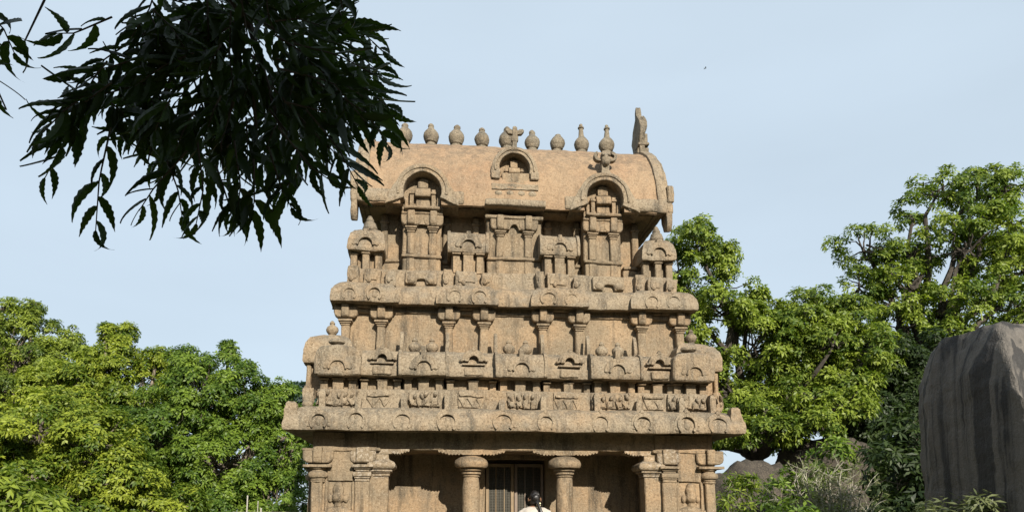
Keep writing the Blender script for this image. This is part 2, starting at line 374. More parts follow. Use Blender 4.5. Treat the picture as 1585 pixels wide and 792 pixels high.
for sx in (-1, 1):
    # outer pilaster, round capital
    xo = sx * 2.70
    p = MB(); p.box(xo - 0.068, xo + 0.068, 0.0, 0.2, 0.39, 2.01); pl = stone('pilaster', p, T)
    p = MB(); p.lathe(xo, 0.075, [(0.075, 1.97), (0.10, 1.985), (0.10, 2.0), (0.085, 2.005), (0.10, 2.012), (0.10, 2.03), (0.088, 2.036), (0.125, 2.045), (0.135, 2.075), (0.13, 2.11), (0.09, 2.135), (0.085, 2.15), (0.115, 2.16), (0.12, 2.172), (0.10, 2.18)], 16)
    p.box(xo - 0.185, xo + 0.185, -0.065, 0.2, 2.18, 2.217); stone('capital', p, pl, 'stone', 0.004, 0.1, 0.005)
    p = MB(); b = bracket(p, xo, 0.03, 2.235, 2.40, 0.20, 0.058, 0.11); stone('bracket', p, pl, amp=0.006); stone('bracket_bar', b, pl, amp=0.006)
    p = MB(); p.box(xo - 0.22, sx * 1.88 if sx > 0 else -1.88, 0.012, 0.2, 2.395, 2.44) if sx < 0 else p.box(1.88, xo + 0.22, 0.012, 0.2, 2.395, 2.44); stone('architrave', p, pl)
    # pilasters along the flank
    for yy in (0.42, 1.3, 2.3, 3.4):
        xs = sx * 2.80
        p = MB(); p.box(xs - 0.07, xs + 0.07, yy - 0.07, yy + 0.07, 0.39, 2.02); pf = stone('flank_pilaster', p, T)
        p = MB(); p.lathe(xs, yy, [(0.08, 2.0), (0.12, 2.03), (0.13, 2.08), (0.09, 2.13), (0.13, 2.16), (0.10, 2.19)], 12); p.box(xs - 0.13, xs + 0.13, yy - 0.17, yy + 0.17, 2.19, 2.23); stone('capital', p, pf, 'stone', 0.004, 0.1, 0.005)
        p = MB(); p.extr([(yy - 0.16, 2.40), (yy - 0.14, 2.27), (yy - 0.06, 2.24), (yy + 0.06, 2.24), (yy + 0.14, 2.27), (yy + 0.16, 2.40)], xs - 0.10, xs + 0.11); stone('bracket', p, pf)
    # recessed panel with the guardian: frame then figure
    xc = sx * 2.405
    p = MB(); p.box(xc - 0.17, xc + 0.17, 0.035, 0.12, 2.00, 2.41); p.box(xc - 0.19, xc - 0.155, 0.03, 0.12, 0.39, 1.995); p.box(xc + 0.155, xc + 0.19, 0.03, 0.12, 0.39, 1.995)
    pn = stone('guardian_panel', p, T, 'stone', 0.008)
    q = MB(); xf = xc + 0.02 * sx
    q.blob(xf, 0.06, 1.80, 0.062, 0.06, 0.082).blob(xf, 0.07, 1.90, 0.058, 0.05, 0.09).blob(xf, 0.07, 1.965, 0.042, 0.045, 0.05)
    q.blob(xf - 0.075, 0.075, 1.785, 0.026, 0.03, 0.06).blob(xf + 0.075, 0.075, 1.785, 0.026, 0.03, 0.06)
    q.blob(xf, 0.012, 1.785, 0.013, 0.02, 0.022).blob(xf, 0.02, 1.755, 0.022, 0.014, 0.008)
    q.blob(xf - 0.024, 0.018, 1.81, 0.013, 0.012, 0.008).blob(xf + 0.024, 0.018, 1.81, 0.013, 0.012, 0.008)
    q.blob(xf, 0.08, 1.70, 0.04, 0.05, 0.06).blob(xf, 0.085, 1.60, 0.145, 0.06, 0.085).blob(xf, 0.085, 1.42, 0.105, 0.065, 0.20).blob(xf, 0.085, 1.15, 0.115, 0.07, 0.17)
    q.blob(xf - 0.055, 0.085, 0.82, 0.05, 0.06, 0.33).blob(xf + 0.055, 0.085, 0.82, 0.05, 0.06, 0.33)
    q.blob(xf - 0.045, 0.05, 0.46, 0.045, 0.07, 0.05).blob(xf + 0.06, 0.05, 0.46, 0.045, 0.07, 0.05)
    q.tube([(xf - 0.13, 0.085, 1.62), (xf - 0.16, 0.06, 1.38), (xf - 0.09, 0.03, 1.18)], [0.045, 0.038, 0.03]).tube([(xf + 0.13, 0.085, 1.62), (xf + 0.155, 0.06, 1.40), (xf + 0.11, 0.02, 1.58)], [0.045, 0.038, 0.03])
    q.v = [(xf + (x - xf) * 1.38, 0.09 + (y - 0.09) * 1.35, 0.42 + (z - 0.42) * 0.985) for x, y, z in q.v]
    fg = link('guardian_figure', mesh_of('guardian_figure', q, 'stone'), pn)
    rm = fg.modifiers.new('remesh', 'REMESH'); rm.mode = 'VOXEL'; rm.voxel_size = 0.011; rm.use_smooth_shade = True
    # inner pilaster beside the panel
    xi = sx * 2.11
    p = MB(); p.box(xi - 0.10, xi + 0.10, 0.0, 0.2, 0.39, 2.00); pl = stone('pilaster', p, T)
    p = MB(); ring_cap(p, xi - 0.085, xi + 0.085, 0.0, [(1.99, 2.025, 0.012), (2.03, 2.05, 0.022), (2.055, 2.12, 0.034), (2.125, 2.145, 0.008), (2.15, 2.172, 0.026), (2.175, 2.215, 0.062)]); stone('capital', p, pl, 'white' if sx < 0 else 'stone', 0.003, 0.1, 0.005)
    p = MB(); b = bracket(p, xi, 0.03, 2.235, 2.40, 0.17, 0.09, 0.06); stone('bracket', p, pl, 'white', amp=0.006); stone('bracket_bar', b, pl, 'white', amp=0.008)
    # porch jamb with half cushion
    xj = sx * 1.865
    p = MB(); p.box(xj - 0.095, xj + 0.095, 0.07, 0.34, 0.39, 2.05); pl = stone('porch_jamb', p, T)
    xa, xb = sorted((xj - sx * 0.09, xj + sx * 0.09))
    p = MB(); ring_cap(p, xa, xb, 0.075, [(2.04, 2.06, 0.006), (2.065, 2.095, 0.022), (2.10, 2.118, 0.03), (2.122, 2.148, 0.056)]); 
    p.rect(xa + 0.03, xb - 0.03, 0.11, 0.30, [(0.05, 2.152), (0.10, 2.158), (0.125, 2.185), (0.128, 2.215), (0.11, 2.25), (0.05, 2.285), (0.03, 2.30), (0.03, 2.37)]); stone('capital', p, pl, 'white', 0.004, 0.08, 0.006)
    p = MB(); p.prism(corbel_poly(xj, 0.37, 2.366, 2.432, left=sx > 0, right=sx < 0, teeth=6), 0.07, 0.34); stone('corbel', p, pl, 'white', 0, 0, 0.004)

# gable arches (small horseshoe windows), shared by eaves and pavilions
def arch_mesh(name, ri, ro, depth, mat, face=True, base=False):
    p = MB(); a_ = 48 if face else 6; p.ring(0, 0, ri, ro, radians(-a_), radians(180 + a_), 0, depth, 24)
    p.ring(0, 0, ro - 0.004, ro + (0.035 if face or base else 0.075), radians(-8 if face else 0), radians(188 if face else 180), 0.018, depth, 20)
    p.prism([(-ro * 0.16, ro * 1.1), (-ro * 0.22, ro * 1.32), (0, ro * 1.62), (ro * 0.22, ro * 1.32), (ro * 0.16, ro * 1.1)], 0.012, depth)
    for s in (-1, 1): p.blob(s * ro * (1.05 if face else 1.35), 0.04, -ri * (0.62 if face else -0.05), ro * 0.26, 0.028, ro * 0.18, 8, 5)
    if face:
        p.blob(0, depth * 0.42, -ri * 0.12, ri * 0.55, depth * 0.36, ri * 0.62, 9, 7).blob(0, depth * 0.44, ri * 0.38, ri * 0.42, depth * 0.35, ri * 0.34, 9, 6)
        for s in (-1, 1): p.blob(s * ri * 0.55, depth * 0.46, -ri * 0.15, ri * 0.16, depth * 0.3, ri * 0.3, 7, 5)
    if base: p.box(-ro * 1.25, ro * 1.25, 0.0, depth, -ri * 0.98, -ri * 0.62)
    return mesh_of(name, p, mat, 0.004, 0.05, 0.006, seed=ri * 10)
ARCH_A = arch_mesh('eave_arch', 0.098, 0.135, 0.10, 'carved')
ARCH_B = arch_mesh('eave_arch_small', 0.085, 0.118, 0.09, 'carved')
ARCH_C = arch_mesh('pavilion_arch', 0.10, 0.122, 0.10, 'carved', face=False)
ARCH_D = arch_mesh('niche_gable', 0.068, 0.128, 0.10, 'carved', face=False, base=True)

# first eave
E1 = [(0.16, 2.665), (0.245, 2.65), (0.262, 2.652), (0.272, 2.675), (0.275, 2.73), (0.262, 2.80), (0.225, 2.87), (0.165, 2.925), (0.09, 2.962), (0.02, 2.98), (-0.25, 2.985)]
p = MB(); p.rect(-2.85, 2.85, -0.04, 3.74, E1)
e1 = stone('lower_eave', p, T, 'carved', 0, 0.09, 0.016)
KX = [-2.66, -2.18, -1.575, -0.985, -0.24, 0.335, 1.085, 1.67, 2.285, 2.735]
for i, x in enumerate(KX):
    o = link('gable_arch', ARCH_A, e1, (x, -0.330 + 0.004 * (i * 7 % 4), 2.768 + 0.006 * (i * 5 % 3 - 1))); o.scale = (1 + 0.05 * ((i * 11) % 5 - 2), 1, 1 + 0.04 * ((i * 3) % 5 - 2)); o.rotation_euler = (radians(-7), radians(((i * 37) % 7 - 3) * 0.8), 0)
for yy in (0.5, 1.4, 2.4, 3.2):
    for sx in (-1, 1):
        o = link('gable_arch', ARCH_A, e1, (sx * 3.145, yy, 2.768)); o.rotation_euler = (radians(-7), 0, sx * pi / 2)
for x, y in ((-3.03, -0.22), (3.0, -0.24)):       # corner acroteria
    p = MB(); p.rect(x - 0.06, x + 0.05, y - 0.03, y + 0.06, [(0.03, 2.80), (0.02, 2.93), (0.012, 2.99), (-0.015, 3.02)]); stone('corner_crest', p, e1, 'carved', 0, 0.03, 0.03)

# frieze above the first eave
p = MB(); p.box(-2.72, 2.72, 0.03, 3.6, 2.95, 3.25); fr = stone('lower_frieze', p, T, 'carved', 0.01, 0.08, 0.016)
rng = random.Random(4)
def frieze_block(x0, x1, y, z0, z1, parent, style, seed):
    p = MB(); w = x1 - x0
    if style: p.box(x0, x1, y + 0.052, y + 0.14, z0 + 0.01, z1 - 0.005)
    if style == 0:                                 # worn crouching figures side by side
        n = max(3, int(w / 0.095)); s = w / n; h = z1 - z0
        p.box(x0, x1, y + 0.026, y + 0.14, z0 + h * 0.12, z1 - 0.01)
        for k in range(n):
            xx = x0 + s * (k + 0.5) + rng.uniform(-.012, .012)
            p.box(xx - s * 0.42, xx + s * 0.30, y + rng.uniform(0, .02), y + 0.12, z0 + h * rng.uniform(0.1, 0.2), z0 + h * rng.uniform(0.48, 0.6))
            p.blob(xx + rng.uniform(-.03, .03), y + 0.015, z0 + h * rng.uniform(0.6, 0.78), s * 0.24, 0.05, h * 0.18, 8, 6, Matrix.Rotation(rng.uniform(-.5, .5), 3, 'Y'))
            p.blob(xx - s * 0.3, y + 0.03, z0 + h * 0.3, s * 0.16, 0.05, h * 0.28, 7, 5, Matrix.Rotation(rng.uniform(-.6, .6), 3, 'Y'))
            p.box(xx + s * 0.32, xx + s * 0.46, y + 0.01, y + 0.1, z0 + h * rng.uniform(0.15, 0.4), z1 - rng.uniform(0, .04))
    else:                                          # hanging leaf teeth
        n = max(2, int(w / 0.12)); s = w / n
        poly = [(x1, z1 - 0.015), (x0, z1 - 0.015)]
        for k in range(n): poly += [(x0 + s * k + 0.004, z0 + (z1 - z0) * 0.55), (x0 + s * (k + 0.5), z0 + 0.02)]
        poly += [(x1 - 0.004, z0 + (z1 - z0) * 0.55)]
        p.prism(poly, y + 0.035, y + 0.12); p.box(x0 + 0.02, x1 - 0.02, y + 0.005, y + 0.09, z0 + (z1 - z0) * 0.66, z0 + (z1 - z0) * 0.80)
    return stone('frieze_figure', p, parent, 'carved', 0.006, 0.03, 0.024, seed=seed)
blocks = [(-2.74, -2.20, 0), (-2.08, -1.76, 1), (-1.50, -1.08, 0), (-0.84, -0.48, 1), (-0.17, 0.27, 0), (0.48, 0.86, 1), (1.02, 1.58, 0), (1.74, 2.06, 1), (2.12, 2.66, 0), (2.74, 2.9, 0)]
for i, (a, b, st) in enumerate(blocks): frieze_block(a, b, -0.035, 2.985, 3.235, fr, st, i + 1)
for i, x in enumerate(KX):                          # crest posts rising from the arches
    h = 3.22 - 0.05 * ((i * 5) % 3)
    p = MB(); p.rect(x - 0.035, x + 0.035, -0.10, 0.05, [(0.012, 2.90), (0.004, 3.0), (0.008, h - 0.06), (-0.012, h)]); stone('crest_post', p, fr, 'carved', 0, 0.05, 0.012, seed=i)
for x, sd in ((-2.86, 3), (2.83, 5)):
    p = MB(); p.blob(x, 0.05, 3.10, 0.085, 0.08, 0.12).blob(x, -0.01, 3.02, 0.075, 0.06, 0.06).box(x - 0.07, x + 0.07, 0.0, 0.2, 3.12, 3.24); stone('frieze_figure', p, fr, 'carved', 0, 0.06, 0.016, seed=sd)

# pavilions: a wall strip with stub pilasters, a vaulted roof, an arch, finials
POT = [(0.055, 0.0), (0.075, 0.012), (0.05, 0.035), (0.065, 0.05), (0.092, 0.085), (0.098, 0.12), (0.085, 0.155), (0.05, 0.18), (0.035, 0.20), (0.045, 0.215), (0.028, 0.245), (0.012, 0.26)]
def small_pot(parent, x, y, z, s=1.0, mat='carved', top=True):
    p = MB(); p.lathe(x, y, [(r * s, z + h * s) for r, h in (POT if top else POT[:9])], 12); return stone('finial', p, parent, mat, 0, 0.1, 0.006, seed=x)
def stub_wall(parent, x0, x1, y, z0, z1, xs, hw=0.05):
    p = MB(); p.box(x0, x1, y, y + 0.5, z0, z1); w = stone('pavilion_wall', p, parent, L=0.1)
    for k, x in enumerate(xs):
        h = hw * (1.45 if 0 < k < len(xs) - 1 else 1.0)
        q = MB(); q.box(x - h, x + h, y - 0.07 - (0.03 if 0 < k < len(xs) - 1 else 0), y + 0.03, z0 + 0.01, z1 - 0.045); q.box(x - h - 0.015, x + h + 0.015, y - 0.115, y + 0.03, z1 - 0.047, z1 - 0.022); stone('stub_pilaster', q, parent, amp=0.006, bev=0.006)
    return w
def vault(yf, z0, z1, yb):                          # roof section in (y, z)
    h = z1 - z0
    return [(yf + 0.06, z0 - 0.005), (yf - 0.005, z0), (yf - 0.02, z0 + 0.03), (yf - 0.015, z0 + h * 0.45), (yf + 0.005, z0 + h * 0.68), (yf + 0.05, z0 + h * 0.86), (yf + 0.13, z0 + h * 0.97), (yf + 0.26, z1), (yb, z1 + 0.005), (yb, z0 - 0.005)]
def sala(xc, half, yf, z0, z1, zb, yw, yb, arch, arch_z, horn, seed, lean=0):
    top = empty('pavilion'); top.parent = T
    p = MB(); p.extr(vault(yf, z0, z1, yb), xc - half + 0.03, xc + half - 0.03); r = stone('pavilion_roof', p, top, 'carved', 0.0, 0.07, 0.013, seed=seed)
    for s in (-1, 1):
        p = MB(); x = xc + s * half; p.extr(vault(yf - 0.018, z0 - 0.006, z1 + 0.018, yb), min(x, x - s * 0.045), max(x, x - s * 0.045)); stone('roof_rim', p, top, 'carved', 0.004, 0.07, 0.010, seed=seed + s)
    stub_wall(top, xc - half + 0.06, xc + half - 0.06, yw, zb, z0 + 0.02, (xc - half + 0.13, xc, xc + half - 0.13))
    o = link('gable_arch', arch, top, (xc + 0.005, yf - 0.052, arch_z)); o.rotation_euler = (radians(-2), 0, 0)
    if horn:
        q = MB(); q.box(xc - 0.035, xc + 0.035, yf - 0.03, yf + 0.15, z0 + (z1 - z0) * 0.62, z1 + 0.04); stone('crest_post', q, top, 'carved', 0.006, 0.05, 0.01, seed=seed)
        for s in (-1, 1):
            x = xc + s * (half - 0.025)
            p = MB(); p.extr([(yf + 0.30, z1 - 0.03), (yf + 0.27, z1 + 0.10), (yf + 0.31, z1 + 0.25), (yf + 0.36, z1 + 0.33), (yf + 0.42, z1 + 0.22), (yf + 0.46, z1 - 0.03)], x - 0.024, x + 0.024); stone('roof_horn', p, top, 'carved', 0.005, 0.06, 0.010, seed=seed + s)
        for dx in (-0.14, 0.10): small_pot(top, xc + dx, yf + 0.36, z1 - 0.01, 0.95)
    return top
for i, (xc, half) in enumerate(((-1.315, 0.345), (0.025, 0.36), (1.375, 0.375))):
    sala(xc, half, -0.10, 3.425, 3.79, 3.22, 0.15, 0.56, ARCH_C, 3.515, True, i + 1)
# linking bays between them
for i, (x0, x1) in enumerate(((-2.15, -1.66), (-0.97, -0.335), (0.385, 1.0), (1.75, 2.215))):
    top = empty('linking_bay'); top.parent = T
    p = MB(); p.extr([(0.12, 3.415), (-0.005, 3.42), (-0.02, 3.43), (-0.02, 3.56), (0.012, 3.575), (0.03, 3.66), (0.06, 3.74), (0.13, 3.80), (0.56, 3.81), (0.56, 3.415)], x0 - 0.02, x1 + 0.02); stone('bay_roof', p, top, 'carved', 0.004, 0.08, 0.014, seed=i)
    xm = (x0 + x1) / 2 + 0.02
    stub_wall(top, x0 - 0.02, x1 + 0.02, 0.19, 3.22, 3.42, (x0 + 0.02, xm, x1 - 0.02), 0.045)
    o = link('gable_arch', ARCH_D, top, (xm, -0.055, 3.655))
    p = MB(); p.box(xm - 0.13, xm + 0.13, -0.045, 0.05, 3.44, 3.55); stone('bay_block', p, top, 'carved', 0.01, 0.06, 0.012)
# corner pavilions, first tier
for sx in (-1, 1):
    top = empty('corner_pavilion'); top.parent = T
    xc = sx * 2.475; xd = sx * 2.63
    p = MB(); p.rect(xd - 0.34, xd + 0.34, 0.12, 0.78, [(-0.02, 3.60), (0.0, 3.605), (0.012, 3.63), (0.008, 3.78), (-0.02, 3.90), (-0.08, 3.985), (-0.17, 4.04), (-0.26, 4.06)]); stone('pavilion_roof', p, top, 'carved', 0, 0.06, 0.02, seed=sx)
    hw = 0.30
    poly = [(xc - hw, 3.405), (xc + hw, 3.405), (xc + hw + 0.005, 3.64), (xc + hw - 0.02, 3.74), (xc + hw - 0.08, 3.80), (xc, 3.83), (xc - hw + 0.08, 3.80), (xc - hw + 0.02, 3.74), (xc - hw - 0.005, 3.64)]
    p = MB(); p.prism(poly, -0.125, 0.40); stone('front_gable', p, top, 'carved', 0.02, 0.07, 0.014, seed=sx + 4)
    link('gable_arch', ARCH_C, top, (xc + 0.01, -0.155, 3.50))
    stub_wall(top, xc - 0.26, xc + 0.26, 0.14, 3.22, 3.42, (xc - 0.19, xc, xc + 0.19))
    p = MB(); p.box(xd - 0.27, xd + 0.27, 0.22, 0.72, 3.22, 3.61); stone('pavilion_wall', p, top)
    p = MB(); p.box(xd + sx * 0.27 - 0.03, xd + sx * 0.27 + 0.03, 0.16, 0.23, 3.24, 3.60); p.box(xd + sx * 0.27 - 0.05, xd + sx * 0.27 + 0.05, 0.15, 0.25, 3.22, 3.30); stone('slender_pillar', p, top)
    p = MB(); p.blob(xc - 0.03, 0.0, 3.885, 0.12, 0.10, 0.048); stone('cushion_stone', p, top, 'carved', 0, 0.05, 0.012)
    small_pot(top, xd, 0.42, 4.045, 0.92)

# second storey wall, pilasters, eave
p = MB(); p.box(-2.52, 2.52, 0.52, 3.25, 3.6, 4.62); w2 = stone('second_storey_wall', p, T, L=0.12, amp=0.014)
p = MB(); p.box(-2.3, 2.3, 0.485, 0.6, 4.435, 4.475); stone('string_course', p, w2)
PX2 = [-2.45, -1.945, -0.975, -0.465, 0.40, 0.945, 1.885, 2.475]
for i, x in enumerate(PX2):
    p = MB(); p.box(x - 0.058, x + 0.058, 0.41, 0.58, 3.75, 4.24); pl = stone('pilaster', p, T)
    p = MB(); ring_cap(p, x - 0.05, x + 0.05, 0.41, [(4.22, 4.245, 0.014), (4.25, 4.27, 0.03), (4.275, 4.31, 0.048)]); stone('capital', p, pl, 'stone', 0.003, 0.1, 0.005)
    p = MB(); b = bracket(p, x, 0.45, 4.335, 4.50, 0.165, 0.055, 0.11); stone('bracket', p, pl, amp=0.007); stone('bracket_bar', b, pl, amp=0.006)
for a, b_ in ((0, 1), (2, 3), (4, 5), (6, 7)):     # blind arched lintel between each pair
    xa, xb = PX2[a], PX2[b_]
    poly = [(xa + 0.12, 4.50), (xa + 0.12, 4.36), (xa + 0.15, 4.37), (xa + 0.18, 4.43), (xb - 0.18, 4.43), (xb - 0.15, 4.37), (xb - 0.12, 4.36), (xb - 0.12, 4.50)]
    p = MB(); p.prism(poly, 0.465, 0.57); stone('blind_lintel', p, w2)
    p = MB(); p.box(xa - 0.16, xb + 0.16, 0.42, 0.57, 4.50, 4.56); stone('architrave', p, w2)
def eprof(z): return [(0.10, z + 0.01), (0.185, z), (0.20, z + 0.004), (0.208, z + 0.03), (0.208, z + 0.09), (0.19, z + 0.17), (0.15, z + 0.24), (0.09, z + 0.295), (0.02, z + 0.325), (-0.12, z + 0.335)]
p = MB(); p.rect(-2.46, 2.46, 0.52, 3.2, eprof(4.53)); e2 = stone('upper_eave', p, T, 'carved', 0, 0.08, 0.014)
for i, (x0, x1) in enumerate(((-2.65, -1.70), (-1.16, -0.27), (0.20, 1.06), (1.69, 2.68))):
    p = MB(); p.rect(x0 + 0.2, x1 - 0.2, 0.43, 0.8, [(o, z + 0.01 + (0.004 if k else 0)) for k, (o, z) in enumerate(eprof(4.52))]); b = stone('eave_bay', p, e2, 'carved', 0, 0.07, 0.015, seed=i)
KX2 = [-2.385, -2.035, -0.90, -0.54, 0.465, 0.80, 2.0, 2.325]
for i, x in enumerate(KX2):
    o = link('gable_arch', ARCH_B, e2, (x, 0.209 + 0.004 * (i * 7 % 3), 4.645 + 0.006 * (i * 5 % 3 - 1))); o.scale = (1 + 0.05 * ((i * 11) % 5 - 2), 1, 1 + 0.04 * ((i * 3) % 5 - 2)); o.rotation_euler = (radians(-7), radians(((i * 31) % 7 - 3) * 0.8), 0)
for yy in (0.9, 1.6, 2.4):
    for sx in (-1, 1):
        o = link('gable_arch', ARCH_B, e2, (sx * 2.69, yy, 4.645)); o.rotation_euler = (radians(-7), 0, sx * pi / 2)

# second frieze
p = MB(); p.box(-2.36, 2.36, 0.50, 3.1, 4.84, 5.10); f2 = stone('upper_frieze', p, T, 'carved', 0.01, 0.08, 0.014)
for i, (a, b_) in enumerate(((-2.44, -2.28), (-2.20, -1.96), (-1.90, -1.75), (-1.06, -0.93), (-0.88, -0.56), (-0.52, -0.36), (0.30, 0.42), (0.47, 0.80), (0.86, 1.02), (1.80, 1.94), (2.0, 2.22), (2.28, 2.44))):
    hgt = 5.10 - 0.03 * (i % 3)
    p = MB(); p.box(a, b_, 0.39, 0.55, 4.82, hgt); p.box(a + 0.03, b_ - 0.04, 0.37, 0.5, 4.90, hgt - 0.07); p.blob(a + (b_ - a) * 0.35, 0.38, 4.91, 0.04, 0.03, 0.05, 8, 6); stone('frieze_figure', p, f2, 'carved', 0.012, 0.035, 0.026, seed=i)
for i, (a, b_) in enumerate(((-1.62, -1.16), (1.17, 1.64))):
    p = MB(); p.prism([(a, 5.07), (a, 4.88), (a + 0.15, 4.86), (a + 0.17, 4.95), (b_ - 0.17, 4.95), (b_ - 0.15, 4.86), (b_, 4.88), (b_, 5.07)], 0.44, 0.55)
    for xx in (a + 0.09, b_ - 0.09): p.blob(xx, 0.45, 4.93, 0.075, 0.045, 0.065, 8, 6)
    stone('frieze_figure', p, f2, 'carved', 0.01, 0.05, 0.014, seed=i + 20)

# second tier pavilions
for i, xc in enumerate((-0.70, 0.665)):
    tp = sala(xc, 0.305, 0.44, 5.375, 5.735, 5.06, 0.56, 1.0, ARCH_C, 5.455, False, i + 7)
    q = MB(); q.box(xc - 0.03, xc + 0.03, 0.41, 0.6, 5.57, 5.70); stone('crest_post', q, tp, 'carved', 0.006, 0.05, 0.01, seed=i)
for sx in (-1, 1):
    top = empty('corner_pavilion'); top.parent = T
    xc = sx * 2.20
    p = MB(); p.rect(xc - 0.265, xc + 0.265, 0.47, 1.0, [(-0.03, 5.365), (0.0, 5.37), (0.012, 5.40), (0.0, 5.53), (-0.025, 5.63), (-0.08, 5.70), (-0.16, 5.745), (-0.22, 5.755)]); stone('pavilion_roof', p, top, 'carved', 0, 0.06, 0.018, seed=sx + 9)
    link('gable_arch', ARCH_C, top, (xc, 0.425, 5.45))
    p = MB(); p.box(xc - 0.04, xc + 0.04, 0.455, 0.7, 5.57, 5.70); stone('crest_post', p, top, 'carved', 0.006, 0.05, 0.01, seed=sx)
    p = MB(); p.box(xc - 0.14, xc + 0.14, 0.66, 0.9, 5.06, 5.39); stone('pavilion_wall', p, top)
    for dx, yy in ((-0.18, 0.56), (0.18, 0.56), (0.0, 0.52), (-0.18, 0.88), (0.18, 0.88)):
        p = MB(); p.box(xc + dx - 0.05, xc + dx + 0.05, yy, yy + 0.12, 5.05, 5.33); p.box(xc + dx - 0.065, xc + dx + 0.065, yy - 0.02, yy + 0.14, 5.325, 5.36); stone('slender_pillar', p, top, amp=0.006)
    p = MB(); p.lathe(xc + 0.03, 0.70, [(0.10, 5.74), (0.115, 5.77), (0.10, 5.81), (0.085, 5.86), (0.06, 5.88), (0.065, 5.90), (0.05, 5.93), (0.025, 5.98)], 12); stone('finial', p, top, 'finial', 0, 0.1, 0.008)

# upper storey
p = MB(); p.box(-2.02, 2.02, 1.02, 2.85, 4.95, 6.22); w3 = stone('upper_storey_wall', p, T, L=0.12, amp=0.012)
for x0, x1 in ((-2.05, -1.74), (-1.08, -0.47), (0.47, 1.08), (1.74, 2.05)):
    p = MB(); p.box(x0, x1, 0.86, 1.06, 5.335, 5.385); stone('string_course', p, w3)
    p = MB(); p.box(x0, x1, 0.89, 1.06, 4.98, 5.333); stone('wall_plinth', p, w3)
for sx in (-1, 1):
    for x in (sx * 1.97, sx * 1.02, sx * 0.56):
        p = MB(); p.box(x - 0.05, x + 0.05, 0.95, 1.05, 5.387, 6.12); p.box(x - 0.07, x + 0.07, 0.93, 1.05, 5.98, 6.02); stone('pilaster', p, w3)
def niche(xc, half, yf, sp, zcap, wave, seed):
    t = empty('niche_shrine'); t.parent = T
    p = MB(); p.box(xc - half + 0.03, xc + half - 0.03, yf + 0.06, 1.06, 4.98, zcap + 0.24); stone('niche_wall', p, t, L=0.1)
    p = MB(); p.box(xc - half + 0.02, xc + half - 0.02, yf - 0.02, yf + 0.2, 5.345, 5.395); stone('ledge', p, t)
    p = MB(); p.box(xc - half + 0.04, xc + half - 0.04, yf + 0.02, yf + 0.2, 5.0, 5.343); p.box(xc - sp - 0.06, xc - sp + 0.06, yf, yf + 0.1, 5.0, 5.34); p.box(xc + sp - 0.06, xc + sp + 0.06, yf, yf + 0.1, 5.0, 5.34); stone('niche_base', p, t)
    p = MB(); p.box(xc - half, xc + half, yf - 0.01, 0.9, 4.96, 5.03); stone('base_slab', p, t, 'carved')
    for s in (-1, 1):
        x = xc + s * sp
        p = MB(); p.box(x - 0.055, x + 0.055, yf, yf + 0.12, 5.397, zcap - 0.06); pl = stone('niche_pilaster', p, t)
        q = MB(); ring_cap(q, x - 0.045, x + 0.045, yf, [(zcap - 0.09, zcap - 0.06, 0.014), (zcap - 0.055, zcap - 0.035, 0.028), (zcap - 0.03, zcap, 0.042)]); stone('niche_capital', q, t, 'stone', 0.003, 0.1, 0.005)
        q = MB(); b = bracket(q, x, yf + 0.02, zcap + 0.015, zcap + 0.185, 0.15, 0.052, 0.10); stone('niche_bracket', q, t, amp=0.006); stone('bracket_bar', b, t, amp=0.006)
    zb = zcap + 0.03
    poly = [(xc - sp + 0.10, zcap + 0.185), (xc - sp + 0.10, zb), (xc - 0.075, zb - 0.01), (xc - 0.045, zb + 0.05), (xc - 0.02, zb + 0.075), (xc + 0.02, zb + 0.075), (xc + 0.045, zb + 0.05), (xc + 0.075, zb - 0.01), (xc + sp - 0.10, zb), (xc + sp - 0.10, zcap + 0.185)]
    p = MB(); p.prism(poly, yf - 0.015, yf + 0.1); stone('wavy_lintel', p, t, 'stone', 0.004)
    p = MB(); p.box(xc - half + 0.01, xc + half - 0.01, yf - 0.03, yf + 0.2, zcap + 0.19, zcap + 0.245); stone('architrave', p, t)
    return t

# barrel roof
RP = [(0.60, 6.13), (0.515, 6.105), (0.485, 6.12), (0.475, 6.17), (0.485, 6.30), (0.515, 6.48), (0.575, 6.68), (0.67, 6.87), (0.80, 7.06), (0.97, 7.24), (1.17, 7.40), (1.40, 7.535), (1.63, 7.625), (1.85, 7.665)]
YR = 1.85
full = RP + [(2 * YR - y, z) for y, z in RP[::-1][1:]]
OPEN = ((-1.39, 6.31, 0.345), (1.375, 6.31, 0.345), (0.0, 6.78, 0.275))
p = MB(); fine = []
for (ya, za), (yb_, zb_) in zip(full[:-1], full[1:]):
    k = max(1, int(math.hypot(yb_ - ya, zb_ - za) / 0.05)); fine += [(ya + (yb_ - ya) * i / k, za + (zb_ - za) * i / k) for i in range(k)]
fine.append(full[-1]); xs = [-2.27 + 4.54 * i / 90 for i in range(91)]; nf = len(fine)
p.v = [(x, y, z) for x in xs for y, z in fine]
for i in range(90):
    for j in range(nf - 1):
        xm = (xs[i] + xs[i + 1]) / 2; zm = (fine[j][1] + fine[j + 1][1]) / 2
        if fine[j][0] < 1.2 and any(math.hypot(xm - ox, zm - oz) < orr or (abs(xm - ox) < orr * 0.86 and zm < oz and oz < 6.5) for ox, oz, orr in OPEN): continue
        p.f.append([i * nf + j, i * nf + j + 1, (i + 1) * nf + j + 1, (i + 1) * nf + j])
for i in (0, 90): p.f.append([i * nf + j for j in range(nf)])
roof = stone('barrel_roof', p, T, 'roof', 0.0, 0.0, 0.022)
p = MB(); p.box(-2.2, 2.28, 1.74, 1.97, 7.60, 7.695); stone('ridge_band', p, roof, 'finial', 0.015, 0.08, 0.016)
def off(prof, d): return [(y + (y - YR) / (abs(y - YR) + 1e-6) * d * 0.8, z + d * (0.2 + 0.8 * (z - 6.1) / 1.55)) for y, z in prof]
